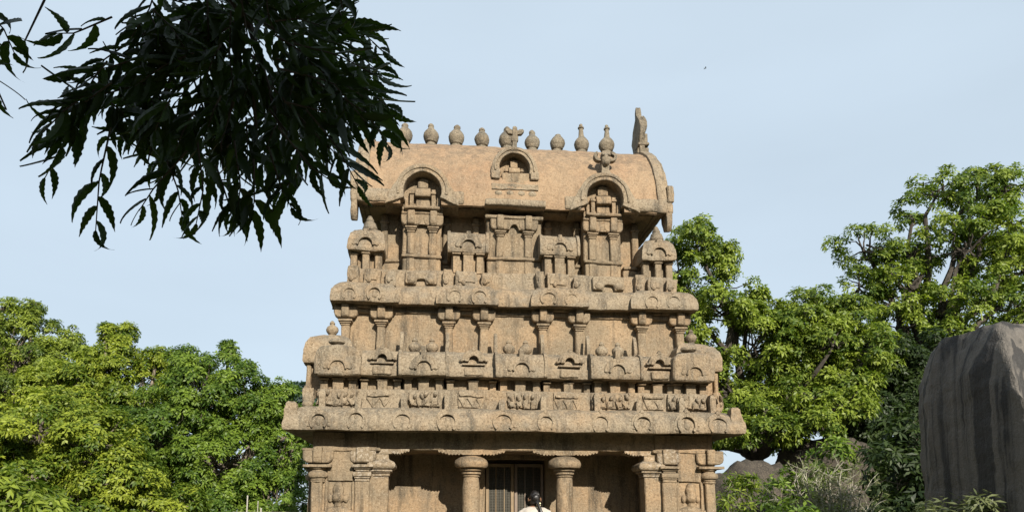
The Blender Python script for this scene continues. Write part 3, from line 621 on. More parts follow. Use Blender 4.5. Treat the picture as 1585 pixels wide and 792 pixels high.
for sx in (-1, 1):
    p = MB(); p.extr(off(full, 0.035), *sorted((sx * 2.20, sx * 2.345))); stone('roof_rim', p, roof, 'carved', 0.006, 0.08, 0.014)
    # end gable: horseshoe face with flared feet
    p = MB()
    for s2 in (0, 1):
        yy = [(0.50, 6.40), (0.47, 6.22), (0.50, 5.98), (0.58, 5.86), (0.70, 5.90), (0.78, 6.05), (0.80, 6.42)]
        if s2: yy = [(2 * YR - y, z) for y, z in yy]
        p.extr(yy, *sorted((sx * 2.35, sx * 2.44)))
    p.extr([(y, z) for y, z in off(full, -0.02)][3:-3] + [(2.9, 6.5), (2.5, 6.95), (1.85, 7.15), (1.2, 6.95), (0.8, 6.5)], *sorted((sx * 2.347, sx * 2.41)))
    stone('end_gable', p, roof, 'carved', 0.008, 0.08, 0.016)
    p = MB(); p.box(*sorted((sx * 2.36, sx * 2.46)), 0.46, 0.66, 6.30, 6.58); p.box(*sorted((sx * 2.36, sx * 2.45)), 0.47, 0.70, 6.12, 6.29); stone('gable_foot', p, roof, 'carved', 0.02, 0.06, 0.014)
# soffit panels of the overhang
p = MB(); p.box(-2.2, 2.2, 0.70, 2.95, 6.14, 6.24); stone('soffit', p, roof, 'stone')

# ridge finials
RPOT = [(0.105, -0.02), (0.115, 0.03), (0.085, 0.055), (0.08, 0.085), (0.105, 0.105), (0.11, 0.125), (0.128, 0.165), (0.137, 0.215), (0.125, 0.265), (0.092, 0.31), (0.058, 0.345), (0.05, 0.37), (0.056, 0.385), (0.05, 0.41), (0.025, 0.435)]
rng = random.Random(11)
for i in range(9):
    x = -1.735 + i * 0.4345; s = 1.0 + rng.uniform(-0.05, 0.05)
    prof = list(RPOT)
    if i == 6: prof = RPOT[:12]
    if i in (7, 8): prof = RPOT[:11] + [(0.048, 0.38), (0.038, 0.47), (0.036, 0.50), (0.052, 0.508), (0.052, 0.525), (0.032, 0.535), (0.03, 0.57), (0.018, 0.585)]
    p = MB(); p.lathe(0, 0, [(r * s, h * s) for r, h in prof], 18); o = stone('ridge_finial', p, roof, 'finial', 0, 0.05, 0.014, (x, YR, 7.685), seed=i)
    o.rotation_euler = (rng.uniform(-.02, .02), rng.uniform(-.03, .03), rng.uniform(0, 6))
# horned end finial seen edge-on
p = MB()
p.extr([(1.52, 7.62), (1.50, 7.80), (1.42, 7.98), (1.50, 8.20), (1.66, 8.38), (1.72, 8.56), (1.79, 8.36), (1.93, 8.20), (2.0, 7.98), (1.92, 7.80), (1.90, 7.62)], 2.235, 2.325)
p.extr([(1.55, 7.62), (1.53, 7.72), (1.87, 7.72), (1.85, 7.62)], 2.20, 2.40)
p.box(2.22, 2.385, 1.52, 1.74, 7.79, 7.98); p.box(2.21, 2.40, 1.49, 1.72, 7.755, 7.80)
p.blob(2.325, 1.62, 8.17, 0.075, 0.12, 0.17)
stone('end_finial', p, roof, 'finial', 0.008, 0.06, 0.014)

# roof arches over the niches
def horseshoe(xc, zc, ri, ro, yf, yb, name, seed, flare, parent):
    p = MB()
    n = 30; a0, a1 = radians(-22), radians(202); v = []; f = []
    for i in range(n + 1):
        a = a0 + (a1 - a0) * i / n; c, s = cos(a), sin(a)
        k = max(0, -s) * 1.0
        for r, y, (dx) in ((ri, yf, 0), (ri, yb, 0), (ro * (1 + flare * max(0, 0.5 - s) ** 2), yf + 0.01, 0), (ro * (1 + flare * max(0, 0.5 - s) ** 2) * 1.02, yb, 0)): v.append((xc + c * r, y, zc + s * r))
    for i in range(n):
        a = i * 4; b = a + 4
        f += [(a, b, b + 1, a + 1), (a + 2, a + 3, b + 3, b + 2), (a, a + 2, b + 2, b), (a + 1, b + 1, b + 3, a + 3)]
    f += [(0, 1, 3, 2), (n * 4, n * 4 + 2, n * 4 + 3, n * 4 + 1)]
    p.add(v, f)
    p.ring(xc, zc, ri + (ro - ri) * 0.45, ri + (ro - ri) * 0.75, radians(-10), radians(190), yf - 0.014, yf + 0.05, 26)
    return stone(name, p, parent, 'carved', 0.006, 0.06, 0.014, seed=seed)
def mini_shrine(xc, y, z, s, parent, seed):
    # relief of a small shrine inside the arch
    p = MB(); p.box(xc - 0.10 * s, xc + 0.10 * s, y + 0.05, y + 0.2, z + 0.02 * s, z + 0.16 * s); m = stone('shrine_body', p, parent, 'stone', 0.004, 0.06, 0.006)
    p = MB(); p.extr([(y + 0.12, z + 0.15 * s), (y - 0.02, z + 0.15 * s), (y - 0.03, z + 0.18 * s), (y - 0.01, z + 0.27 * s), (y + 0.04, z + 0.31 * s), (y + 0.12, z + 0.32 * s)], xc - 0.12 * s, xc + 0.12 * s); stone('shrine_roof', p, parent, 'stone', 0.004, 0.06, 0.008)
    p = MB(); p.box(xc - 0.08 * s, xc + 0.08 * s, y + 0.04, y + 0.14, z + 0.315 * s, z + 0.45 * s); p.blob(xc, y + 0.09, z + 0.45 * s, 0.08 * s, 0.05, 0.05 * s, 8, 5); stone('shrine_top', p, parent, 'stone', 0.004, 0.06, 0.008)
    for sg in (-1, 1):
        p = MB(); p.box(xc + sg * 0.17 * s - 0.03 * s, xc + sg * 0.17 * s + 0.03 * s, y + 0.02, y + 0.14, z - 0.03 * s, z + 0.28 * s); p.box(xc + sg * 0.17 * s - 0.04 * s, xc + sg * 0.17 * s + 0.04 * s, y + 0.0, y + 0.14, z + 0.20 * s, z + 0.235 * s); p.box(xc + sg * 0.25 * s - 0.025 * s, xc + sg * 0.25 * s + 0.025 * s, y + 0.05, y + 0.14, z - 0.06 * s, z + 0.16 * s); stone('shrine_post', p, parent, 'stone', 0.003, 0.06, 0.006)
for i, xc in enumerate((-1.39, 1.375)):
    t = niche(xc, 0.32, 0.66, 0.165, 5.83, True, i); side_niche = t
    zc = 6.31
    horseshoe(xc, zc, 0.285, 0.41, 0.425, 0.86, 'roof_arch', i, 0.55, t)
    pts = [(xc + cos(a) * 0.30, zc + sin(a) * 0.30) for a in [radians(-60 + 300 * k / 24) for k in range(25)]]
    p = MB(); p.prism(pts, 0.67, 0.84); p.box(xc - 0.30, xc + 0.30, 0.65, 0.84, 6.03, 6.18); stone('tympanum', p, t, 'stone', 0.005)
    mini_shrine(xc, 0.56, 6.12, 0.95, t, i)
    p = MB(); p.box(xc - 0.27, xc + 0.27, 0.56, 0.70, 6.08, 6.125); stone('sill', p, t)
    # roof eave dips down beside the arch
    for sg in (-1, 1):
        p = MB(); p.extr([(0.60, 6.12), (0.48, 6.12), (0.45, 6.15), (0.447, 6.24), (0.465, 6.33), (0.60, 6.36)], *sorted((xc + sg * 0.36, xc + sg * (0.90 if sg * xc > 0 else 0.62)))); stone('eave_tail', p, t, 'carved', 0.02, 0.06, 0.014, seed=sg + i)
t = niche(0.0, 0.45, 0.64, 0.215, 5.80, True, 5)
for sg in (-1, 1):
    p = MB(); p.box(sg * 0.37 - 0.05, sg * 0.37 + 0.05, 0.70, 0.9, 5.05, 6.06); stone('niche_edge', p, t)
p = MB(); p.extr([(0.75, 6.14), (0.47, 6.125), (0.44, 6.14), (0.44, 6.215), (0.49, 6.25), (0.75, 6.26)], -0.45, 0.46); stone('cornice', p, t, 'carved', 0.008, 0.08, 0.012)
p = MB(); p.box(-0.37, 0.37, 0.505, 0.8, 6.255, 6.50); 
for xx in (-0.26, -0.08, 0.10, 0.27): p.blob(xx, 0.505, 6.34, 0.07, 0.035, 0.05, 8, 6)
p.box(-0.36, 0.36, 0.48, 0.55, 6.40, 6.425); stone('figure_panel', p, t, 'carved', 0.006, 0.06, 0.014)
p = MB(); p.box(-0.20, 0.22, 0.545, 0.8, 6.50, 6.70); stone('panel_block', p, t)
horseshoe(0.0, 6.78, 0.232, 0.335, 0.53, 1.0, 'roof_arch', 9, 0.18, t)
pts = [(cos(a) * 0.24, 6.78 + sin(a) * 0.24) for a in [radians(-60 + 300 * k / 24) for k in range(25)]]
p = MB(); p.prism(pts, 0.735, 0.9); stone('tympanum', p, t, 'stone', 0.005)
mini_shrine(0.0, 0.635, 6.62, 0.72, t, 9)
for sg in (-1, 1):
    p = MB(); p.box(sg * 0.30 - 0.065, sg * 0.30 + 0.065, 0.50, 0.8, 6.585, 6.70); stone('arch_foot', p, t, 'carved', 0.012)
# finials on the arches: a broken cross on the middle one, a horned face on the right one
p = MB(); p.rect(-0.03, 0.03, 0.55, 0.64, [(0.03, 7.05), (0.006, 7.12), (0.004, 7.30), (0.012, 7.33), (0.006, 7.44), (-0.008, 7.47)]); p.box(-0.055, 0.055, 0.54, 0.62, 7.22, 7.30)
for sg in (-1, 1): p.prism([(sg * 0.03, 7.33), (sg * 0.10, 7.345), (sg * 0.15, 7.40), (sg * 0.13, 7.43), (sg * 0.08, 7.425), (sg * 0.03, 7.40)], 0.56, 0.63)
stone('arch_finial', p, t, 'finial', 0.006, 0.03, 0.012)
p = MB(); xg = 1.405; p.rect(xg - 0.06, xg + 0.06, 0.50, 0.62, [(0.03, 6.68), (0.0, 6.80), (0.01, 7.0), (0.0, 7.08), (-0.02, 7.12)])
p.blob(xg, 0.49, 6.95, 0.075, 0.06, 0.11).blob(xg, 0.46, 6.90, 0.045, 0.05, 0.05).blob(xg - 0.045, 0.46, 7.02, 0.03, 0.04, 0.025).blob(xg + 0.045, 0.46, 7.02, 0.03, 0.04, 0.025)
for sg in (-1, 1):
    p.ring(xg + sg * 0.10, 7.02, 0.035, 0.082, radians(-110 if sg > 0 else 110), radians(100 if sg > 0 else 290), 0.50, 0.60, 14)
stone('arch_finial', p, side_niche, 'finial', 0.005, 0.04, 0.012)

# ------------------------------------------------------------------ visitor on the top step
PER = empty('person', (0.175, -0.28, 0.27)); PER.scale = (0.97, 0.97, 0.97)
tag(PER, 'person in a cream top with jasmine in dark hair, facing the temple door', 'person')
def skin_mesh(name, pts, edges, rad, mat, parent, sub=1):
    me = bpy.data.meshes.new(name); me.from_pydata(pts, edges, []); me.materials.append(M[mat])
    o = link(name, me, parent)
    o.modifiers.new('skin', 'SKIN'); sd = o.modifiers.new('sub', 'SUBSURF'); sd.levels = sub; sd.render_levels = sub
    o.modifiers['skin'].use_smooth_shade = True
    for i, r in enumerate(rad): me.skin_vertices[0].data[i].radius = (r, r) if not isinstance(r, tuple) else r
    me.skin_vertices[0].data[0].use_root = True
    return o
H = 1.62
P = [(0, 0, 0.88), (0, 0, 1.06), (0, 0.01, 1.24), (0, 0.02, 1.37), (0.005, 0.035, 1.43), (0.01, 0.06, 1.50), (0.01, 0.065, 1.57)]
Ed = [(i, i + 1) for i in range(6)]; Rd = [(0.15, 0.11), (0.125, 0.10), (0.14, 0.105), (0.10, 0.08), 0.05, (0.072, 0.085), (0.06, 0.07)]
for s in (-1, 1):
    b = len(P); P += [(s * 0.15, 0.02, 1.36), (s * 0.21, 0.02, 1.10), (s * 0.19, 0.13, 0.93), (s * 0.17, 0.19, 0.88), (s * 0.09, 0, 0.82), (s * 0.09, 0.02, 0.46), (s * 0.09, 0, 0.09), (s * 0.09, 0.12, 0.035)]
    Ed += [(3, b), (b, b + 1), (b + 1, b + 2), (b + 2, b + 3), (0, b + 4), (b + 4, b + 5), (b + 5, b + 6), (b + 6, b + 7)]
    Rd += [0.055, 0.04, 0.03, (0.035, 0.018), 0.085, 0.058, 0.04, 0.035]
body = skin_mesh('body', P, Ed, Rd, 'skin', PER, 2)
for s in (-1, 1):
    for k, (dx, ln) in enumerate(((-0.026, 0.06), (-0.009, 0.072), (0.009, 0.068), (0.026, 0.055))):
        q = MB(); x = s * 0.17 + dx; q.tube([(x, 0.20, 0.87), (x, 0.20 + ln * 0.6, 0.845), (x, 0.20 + ln * 0.8, 0.845 - ln * 0.45)], [0.009, 0.008, 0.007], 6); link('finger', mesh_of('finger', q, 'skin'), body)
    q = MB(); q.tube([(s * 0.15, 0.17, 0.88), (s * 0.125, 0.20, 0.86), (s * 0.125, 0.225, 0.84)], [0.011, 0.009, 0.008], 6); link('thumb', mesh_of('thumb', q, 'skin'), body)
q = MB()                                            # loose cream top and long skirt
q.lathe(0, 0.01, [(0.30, 0.06), (0.27, 0.3), (0.235, 0.6), (0.20, 0.88), (0.165, 1.06), (0.17, 1.24), (0.185, 1.33), (0.165, 1.38), (0.11, 1.415), (0.07, 1.435)], 24, 1.0, 0.72)
for s in (-1, 1): q.tube([(s * 0.10, 0.015, 1.375), (s * 0.165, 0.02, 1.335), (s * 0.20, 0.02, 1.20), (s * 0.21, 0.04, 1.10)], [0.055, 0.068, 0.065, 0.062], 12)
cl = link('clothing', mesh_of('clothing', q, 'cloth', 0, 0.06, 0.016, freq=5), PER)
rm = cl.modifiers.new('remesh', 'REMESH'); rm.mode = 'VOXEL'; rm.voxel_size = 0.016; rm.use_smooth_shade = True
q = MB(); q.blob(0.01, 0.035, 1.56, 0.072, 0.085, 0.088, 16, 12).blob(0.02, -0.05, 1.55, 0.055, 0.04, 0.05, 12, 8).blob(0.01, 0.02, 1.51, 0.075, 0.07, 0.07, 14, 9)
hr = link('hair', mesh_of('hair', q, 'hair', 0, 0.02, 0.012, freq=22), PER)
q = MB(); q.tube([(0.03, -0.07, 1.50), (0.045, -0.115, 1.43), (0.075, -0.15, 1.34), (0.095, -0.16, 1.20), (0.10, -0.15, 1.05)], [0.028, 0.026, 0.024, 0.02, 0.012], 8); link('braid', mesh_of('braid', q, 'hair', 0, 0.03, 0.008, freq=20), hr)
q = MB(); rng = random.Random(3)
for k in range(16): q.blob(0.045 + rng.uniform(-.022, .022), -0.095 + rng.uniform(-.015, .015), 1.49 - 0.005 * k + rng.uniform(-.01, .01), 0.015, 0.013, 0.013, 6, 5)
f = link('jasmine_garland', mesh_of('jasmine_garland', q, 'petal'), hr); f['kind'] = 'stuff'
for s in (-1, 1):
    q = MB(); q.blob(0.01 + s * 0.083, 0.07, 1.525, 0.012, 0.022, 0.03, 8, 6); link('ear', mesh_of('ear', q, 'skin'), body)
q = MB(); q.blob(0.01, 0.155, 1.515, 0.014, 0.02, 0.024, 8, 6); link('nose', mesh_of('nose', q, 'skin'), body)
for s in (-1, 1):
    q = MB(); q.blob(0.01 + s * 0.032, 0.136, 1.54, 0.014, 0.008, 0.007, 8, 6); link('eye', mesh_of('eye', q, 'whitepaint'), body)
q = MB(); q.blob(0.01, 0.142, 1.475, 0.024, 0.01, 0.008, 8, 6); link('mouth', mesh_of('mouth', q, 'skin'), body)

# ------------------------------------------------------------------ rocks
def boulder(name, c, r, seed, mat, label, cat='boulder', group=None, amp=0.28, sub=5, flat=None):
    bm = bmesh.new(); bmesh.ops.create_icosphere(bm, subdivisions=sub, radius=1.0)
    for v in bm.verts:
        d = v.co.normalized(); p = d * 1.3 + Vector((seed * 5.3, seed * 2.1, seed))
        k = 1 + amp * noise.noise(p) + amp * 0.45 * noise.noise(p * 2.7) + amp * 0.16 * noise.noise(p * 8) + amp * 0.06 * noise.noise(p * 24)
        e = 0.82
        q = Vector([math.copysign(abs(t) ** e, t) for t in d]) * k
        v.co = Vector((q.x * r[0], q.y * r[1], q.z * r[2]))
    me = bpy.data.meshes.new(name); bm.to_mesh(me); bm.free(); me.polygons.foreach_set('use_smooth', [True] * len(me.polygons)); me.materials.append(M[mat])
    o = link(name, me, None, c); return tag(o, label, cat, group)
boulder('boulder', (5.9, 5.6, 0.75), (1.35, 1.2, 1.75), 1, 'boulder', 'low rounded brown boulder right of the temple pillars', 'boulder', 'boulders behind the temple')
boulder('boulder', (7.35, 6.6, 0.9), (1.5, 1.3, 1.45), 2, 'boulder', 'long grey boulder behind the dry shrub, below a leaning one', 'boulder', 'boulders behind the temple')
boulder('boulder', (8.2, 6.9, 2.6), (0.95, 0.9, 0.75), 3, 'boulder', 'dark leaning boulder highest under the right-hand trees', 'boulder', 'boulders behind the temple')
# tall dark monolith at the right edge
def monolith():
    foot = [(4.27, -2.40), (4.27, -3.05), (4.29, -3.75), (4.62, -4.2), (5.9, -4.2), (6.7, -3.6), (6.9, -2.4), (6.3, -1.6), (5.2, -1.5), (4.55, -1.85)]
    zs = [-0.2, 0.4, 1.0, 1.6, 2.1, 2.5, 2.8, 3.05, 3.25, 3.4, 3.48, 3.52]
    cx, cy = 5.45, -2.85; v = []; f = []; n = 0
    ring = []
    for i in range(len(foot)):
        a = Vector(foot[i]); b = Vector(foot[(i + 1) % len(foot)])
        for k in range(6): ring.append(a.lerp(b, k / 6))
    n = len(ring)
    for j, z in enumerate(zs):
        t = max(0, (z - 2.75) / 0.77); sh = 1 - 0.17 * t ** 2.2 - (0.03 if j == len(zs) - 1 else 0)
        for i, q in enumerate(ring):
            x = cx + 0.25 * t * 0 + (q.x - cx) * sh; y = cy + (q.y - cy) * (1 - 0.16 * t ** 2)
            # bulging belly and sloping crown, higher toward the back
            x -= 0.03 * sin(min(1, max(0, z / 3.2)) * pi) * (1 if q.x < 5 else 0)
            top = min(1.0, t); zz = z + top * (0.10 * noise.noise(Vector((x * 1.2, y * 1.2, 3))) + (x - 4.9) * 0.10 * 0)
            zz = min(zz, 3.5 - 2.1 * max(0, -3.36 - y)) if z > 1.2 else zz
            v.append((x + 0.07, y, zz))
    for j in range(len(zs) - 1):
        for i in range(n): f.append((j * n + i, j * n + (i + 1) % n, (j + 1) * n + (i + 1) % n, (j + 1) * n + i))
    f.append(tuple(range((len(zs) - 1) * n, len(zs) * n))); mb = MB(); mb.add(v, f)
    me = mesh_of('monolith_rock', mb, 'monolith', 0, 0.06, 0.03, ang=50, freq=2.2)
    return tag(link('monolith_rock', me), 'tall dark rock with black vertical rain streaks at the right edge', 'rock')
monolith()

# ------------------------------------------------------------------ trees
def leaf_mesh(name, C, A, rs, K, ln, wd, droop, mat, spread=(0.9, 1.7), tint=None):
    """C (N,3) spray centres, A (N,3) unit axes: K narrow leaflets round each axis"""
    Nn = len(C); C = np.repeat(C, K, 0); A = np.repeat(A, K, 0); n = len(C)
    ref = np.where(np.abs(A[:, 2:3]) < 0.9, np.array([[0, 0, 1.0]]), np.array([[1.0, 0, 0]]))
    u = np.cross(A, ref); u /= np.linalg.norm(u, axis=1, keepdims=True); w = np.cross(A, u)
    ph = (np.tile(np.arange(K), Nn) / K * 2 * pi + rs.uniform(0, 6.28, Nn).repeat(K) + rs.normal(0, 0.3, n))[:, None]
    th = rs.uniform(spread[0], spread[1], n)[:, None]
    d = A * np.cos(th) + (u * np.cos(ph) + w * np.sin(ph)) * np.sin(th)
    L = ln * rs.uniform(0.7, 1.3, n)[:, None]; W = wd * rs.uniform(0.75, 1.25, n)[:, None]
    d[:, 2] -= droop * 0.4; d /= np.linalg.norm(d, axis=1, keepdims=True)
    s = np.cross(d, A + rs.normal(0, 0.35, (n, 3))); s /= np.linalg.norm(s, axis=1, keepdims=True) + 1e-9
    dz = np.zeros((n, 3)); dz[:, 2] = -droop
    base = C + d * L * 0.12 + rs.normal(0, 0.012, (n, 3))
    m = base + d * L * 0.5; nn = np.cross(s, d)
    V = np.empty((n, 4, 3)); V[:, 0] = base; V[:, 1] = m + s * W * 0.5 - nn * W * 0.12; V[:, 2] = base + d * L + dz * L * 0.35; V[:, 3] = m - s * W * 0.5 - nn * W * 0.12
    me = bpy.data.meshes.new(name); me.vertices.add(n * 4); me.vertices.foreach_set('co', V.ravel())
    me.loops.add(n * 4); me.loops.foreach_set('vertex_index', np.arange(n * 4, dtype=np.int32))
    me.polygons.add(n); me.polygons.foreach_set('loop_start', np.arange(0, n * 4, 4, dtype=np.int32))
    me.update(calc_edges=True)
    at = me.attributes.new('tint', 'FLOAT', 'FACE')
    tv = (tint.repeat(K) if tint is not None else 0.5) + rs.normal(0, 0.22, n)
    at.data.foreach_set('value', np.clip(tv, 0, 1).astype(np.float32))
    me.materials.append(M[mat]); return me

def tree(name, label, base, fork, lobes, seed, mat, cat='tree', group=None, clumps=58, sprays=52, K=6, ln=0.105, wd=0.046, droop=0.45, bark='bark', trunk_r=0.22, dens=1.0, sub=0.29, hemi=-0.65, spread=(0.9, 1.7)):
    rs = np.random.RandomState(seed); t = empty(name, base); tag(t, label, cat, group)
    B = Vector(base); tr = MB(); F = Vector(fork)
    def lp(p): q = Vector(p) - B; return (q.x, q.y, q.z)
    def limb(a, b, ra, rb, wob, n=7, sides=7):
        pts = []; rad = []
        a = Vector(a); b = Vector(b); dd = (b - a).length
        for i in range(n):
            k = i / (n - 1); q = a.lerp(b, k)
            if 0 < i < n - 1: q = q + Vector(rs.normal(0, wob * dd, 3)) + Vector((0, 0, sin(k * pi) * dd * 0.07))
            pts.append(lp(q)); rad.append(ra + (rb - ra) * k)
        tr.tube(pts, rad, sides)
    limb(B + Vector((0, 0, -0.2)), F, trunk_r * 1.25, trunk_r * 0.8, 0.02, 6, 9)
    Cs = []; As = []; Ts = []
    for (c, r) in lobes:
        c = np.array(c, float); r = np.array(r if len(r) == 3 else (r[0], r[0], r[1]), float)
        limb(F, c - np.array([0, 0, r[2] * 0.3]), trunk_r * 0.55, trunk_r * 0.16, 0.035)
        nc = max(5, int(clumps * dens * (r[0] * r[2] + 0.25) / 1.2))
        d = rs.normal(0, 1, (nc * 3, 3)); d /= np.linalg.norm(d, axis=1, keepdims=True); d = d[d[:, 2] > hemi * 1.6][:nc]
        cc = c + d * r * rs.uniform(0.62, 1.04, (len(d), 1))
        sr = sub * (0.7 + 0.35 * r.mean()) * rs.uniform(0.65, 1.25, len(d))
        for k in range(len(cc)):
            if k % 2 == 0: limb(c - np.array([0, 0, r[2] * 0.3]) + rs.normal(0, 0.1, 3), cc[k], trunk_r * 0.13, 0.008, 0.05, 5, 4)
            ns = max(8, int(sprays * 1.5 * (sr[k] / 0.42) ** 2))
            e = rs.normal(0, 1, (ns, 3)); e /= np.linalg.norm(e, axis=1, keepdims=True)
            e = np.where(e[:, 2:3] < hemi, -e, e)
            Cs.append(cc[k] + e * np.array([1, 1, 0.72]) * sr[k] * rs.uniform(0.62, 1.04, (ns, 1)))
            a = e + d[k] * 0.5 + np.array([0, 0, 0.55]); As.append(a / np.linalg.norm(a, axis=1, keepdims=True))
            Ts.append(np.full(ns, rs.uniform(0.05, 0.9)))
    link('trunk', mesh_of('trunk', tr, bark), t)
    C_ = np.concatenate(Cs) - np.array(base); A_ = np.concatenate(As)
    link('crown', leaf_mesh('crown', C_, A_, rs, K, ln, wd, droop, mat, spread, np.concatenate(Ts)), t)
    return t

GL = 'trees left of the temple'; GR = 'trees right of the temple'
tree('leafy_tree', 'tall olive-green tree at the far left edge', (-15.0, 15.2, 0), (-14.8, 15, 3.4),
     [((-14.7, 14.9, 6.75), (1.35, 1.2)), ((-13.3, 14.8, 6.35), (0.8, 0.75)), ((-13.0, 14.8, 7.1), (0.3, 0.4)), ((-14.2, 14.7, 8.05), (0.25, 0.25)), ((-12.6, 14.8, 6.6), (0.3, 0.25)), ((-15.2, 14.8, 8.0), (0.5, 0.3)), ((-16.4, 15.1, 6.5), (1.8, 1.7)), ((-14.3, 15.0, 5.2), (2.2, 1.3)), ((-13.0, 15.2, 4.6), (1.6, 1.2)), ((-15.5, 15.2, 3.4), (2.2, 1.4)), ((-13.2, 15.2, 2.8), (1.8, 1.3))], 1, 'leaf_olive', group=GL, dens=0.8)
tree('leafy_tree', 'yellowish green tree between the tall olive one and the round one', (-10.8, 12.9, 0), (-10.7, 12.8, 2.4),
     [((-10.75, 12.6, 5.85), (0.85, 0.95)), ((-11.5, 12.6, 5.2), (1.0, 0.9)), ((-11.3, 12.8, 3.9), (1.7, 1.4)), ((-9.9, 12.7, 4.9), (1.0, 1.2)), ((-12.3, 12.8, 4.9), (1.1, 0.9)), ((-9.6, 12.9, 3.1), (1.2, 1.2)), ((-11.0, 12.7, 2.2), (1.8, 1.1)), ((-9.0, 12.7, 5.2), (0.5, 0.6)), ((-10.4, 12.5, 6.85), (0.2, 0.3)), ((-10.9, 12.5, 6.75), (0.25, 0.25)), ((-9.5, 12.6, 6.1), (0.3, 0.25))], 2, 'leaf_yellow', group=GL, dens=0.85)
tree('leafy_tree', 'rounded mid-green tree next to the temple on its left', (-7.0, 10.6, 0), (-6.9, 10.5, 1.9),
     [((-7.4, 10.3, 4.75), (1.1, 1.0)), ((-6.3, 10.2, 4.75), (0.75, 0.85)), ((-6.75, 10.2, 5.75), (0.16, 0.3)), ((-8.1, 10.5, 3.6), (1.3, 1.3)), ((-5.7, 10.3, 4.2), (0.75, 0.75)), ((-6.7, 10.4, 3.0), (1.6, 1.2)), ((-5.2, 10.35, 3.1), (0.75, 1.0)), ((-5.25, 10.2, 4.75), (0.3, 0.3)), ((-7.9, 10.2, 5.6), (0.35, 0.3)), ((-4.75, 10.3, 4.1), (0.3, 0.4)), ((-8.6, 10.2, 2.0), (1.3, 0.9)), ((-5.3, 9.9, 1.9), (0.9, 0.7)), ((-6.9, 10.2, 1.4), (1.4, 0.9)), ((-4.9, 10.1, 1.0), (0.9, 0.8))], 3, 'leaf_green', group=GL, dens=0.85)
tree('leafy_tree', 'bright yellow-green low tree in front of the olive tree, bottom left', (-9.8, 7.9, 0), (-9.7, 7.8, 1.3),
     [((-10.2, 7.7, 3.45), (1.25, 0.75)), ((-8.85, 7.6, 3.1), (0.95, 0.8)), ((-10.3, 7.7, 2.4), (1.2, 0.8)), ((-8.3, 7.7, 2.3), (0.9, 0.7)), ((-11.4, 7.8, 2.8), (1.1, 1.0)), ((-9.3, 7.8, 1.6), (1.2, 0.8)), ((-7.5, 8.0, 1.6), (0.8, 0.7)), ((-11.0, 7.8, 1.4), (1.3, 0.9))], 4, 'leaf_yellow', group=GL, dens=0.85)
tree('young_tree', 'light green sapling with long leaves in the bottom left corner', (-7.3, 1.6, 0), (-7.3, 1.6, 1.0),
     [((-7.35, 1.6, 1.72), (0.48, 0.42)), ((-6.9, 1.7, 1.45), (0.35, 0.3)), ((-7.9, 1.6, 1.5), (0.5, 0.45))], 5, 'leaf_fresh', clumps=70, sprays=18, K=7, ln=0.16, wd=0.05, droop=0.8, trunk_r=0.07, sub=0.2)
tree('distant_tree', 'small bluish dark tree far behind, beside the lower eave', (-9.8, 35.4, 0), (-9.8, 35.4, 5.5),
     [((-10.5, 35.4, 8.1), (1.1, 0.75)), ((-9.2, 35.3, 8.5), (1.0, 0.7)), ((-8.0, 35.3, 8.2), (1.2, 0.9))], 6, 'leaf_far', clumps=30, sprays=24, ln=0.3, wd=0.12, sub=0.45)
tree('leafy_tree', 'bright green tree directly right of the temple roof', (6.71, 7.94, 0.00), (6.80, 7.75, 2.90),
     [((5.27, 7.19, 8.25), (0.74, 0.56)), ((5.87, 7.19, 7.83), (0.47, 0.42)), ((4.76, 7.29, 7.55), (0.56, 0.65)), ((5.92, 7.29, 6.71), (0.93, 0.70)), ((6.43, 7.29, 6.62), (0.56, 0.56)), ((6.76, 7.38, 5.65), (1.12, 0.88)), ((8.20, 7.10, 6.39), (0.74, 0.74)), ((8.76, 7.10, 5.69), (0.88, 0.84)), ((9.13, 7.19, 4.95), (0.74, 0.56)), ((6.06, 7.57, 4.67), (0.74, 0.65)), ((7.55, 7.29, 5.60), (0.65, 0.74)), ((4.94, 7.57, 6.25), (0.74, 0.84)), ((5.22, 7.66, 5.04), (0.74, 0.84)), ((7.92, 7.38, 4.67), (0.65, 0.47)), ((4.94, 7.85, 3.74), (0.65, 0.56)), ((7.73, 7.01, 6.25), (0.65, 0.65)), ((8.85, 6.92, 6.34), (0.65, 0.56)), ((9.59, 7.01, 5.60), (0.56, 0.56)), ((7.27, 7.19, 4.95), (0.65, 0.47)), ((8.48, 7.01, 4.95), (0.74, 0.47)), ((6.71, 7.47, 4.39), (0.56, 0.47)), ((5.78, 7.94, 3.46), (0.56, 0.37)), ((7.27, 8.03, 3.55), (0.74, 0.47)), ((7.64, 6.64, 4.30), (0.65, 0.47)), ((8.57, 6.54, 4.48), (0.65, 0.47)), ((6.62, 6.73, 4.02), (0.56, 0.47)), ((9.04, 6.36, 5.32), (0.65, 0.56)), ((8.20, 6.36, 5.60), (0.65, 0.56)), ((5.87, 7.01, 3.83), (0.47, 0.37)), ((5.78, 6.36, 3.37), (0.51, 0.37)), ((6.62, 6.17, 3.41), (0.56, 0.37)), ((7.46, 5.99, 3.55), (0.56, 0.42)), ((4.94, 6.73, 3.09), (0.37, 0.37)), ((8.20, 5.99, 4.02), (0.56, 0.37))], 7, 'leaf_fresh', group=GR, clumps=46, trunk_r=0.22, bark='bark_dark', sub=0.27)
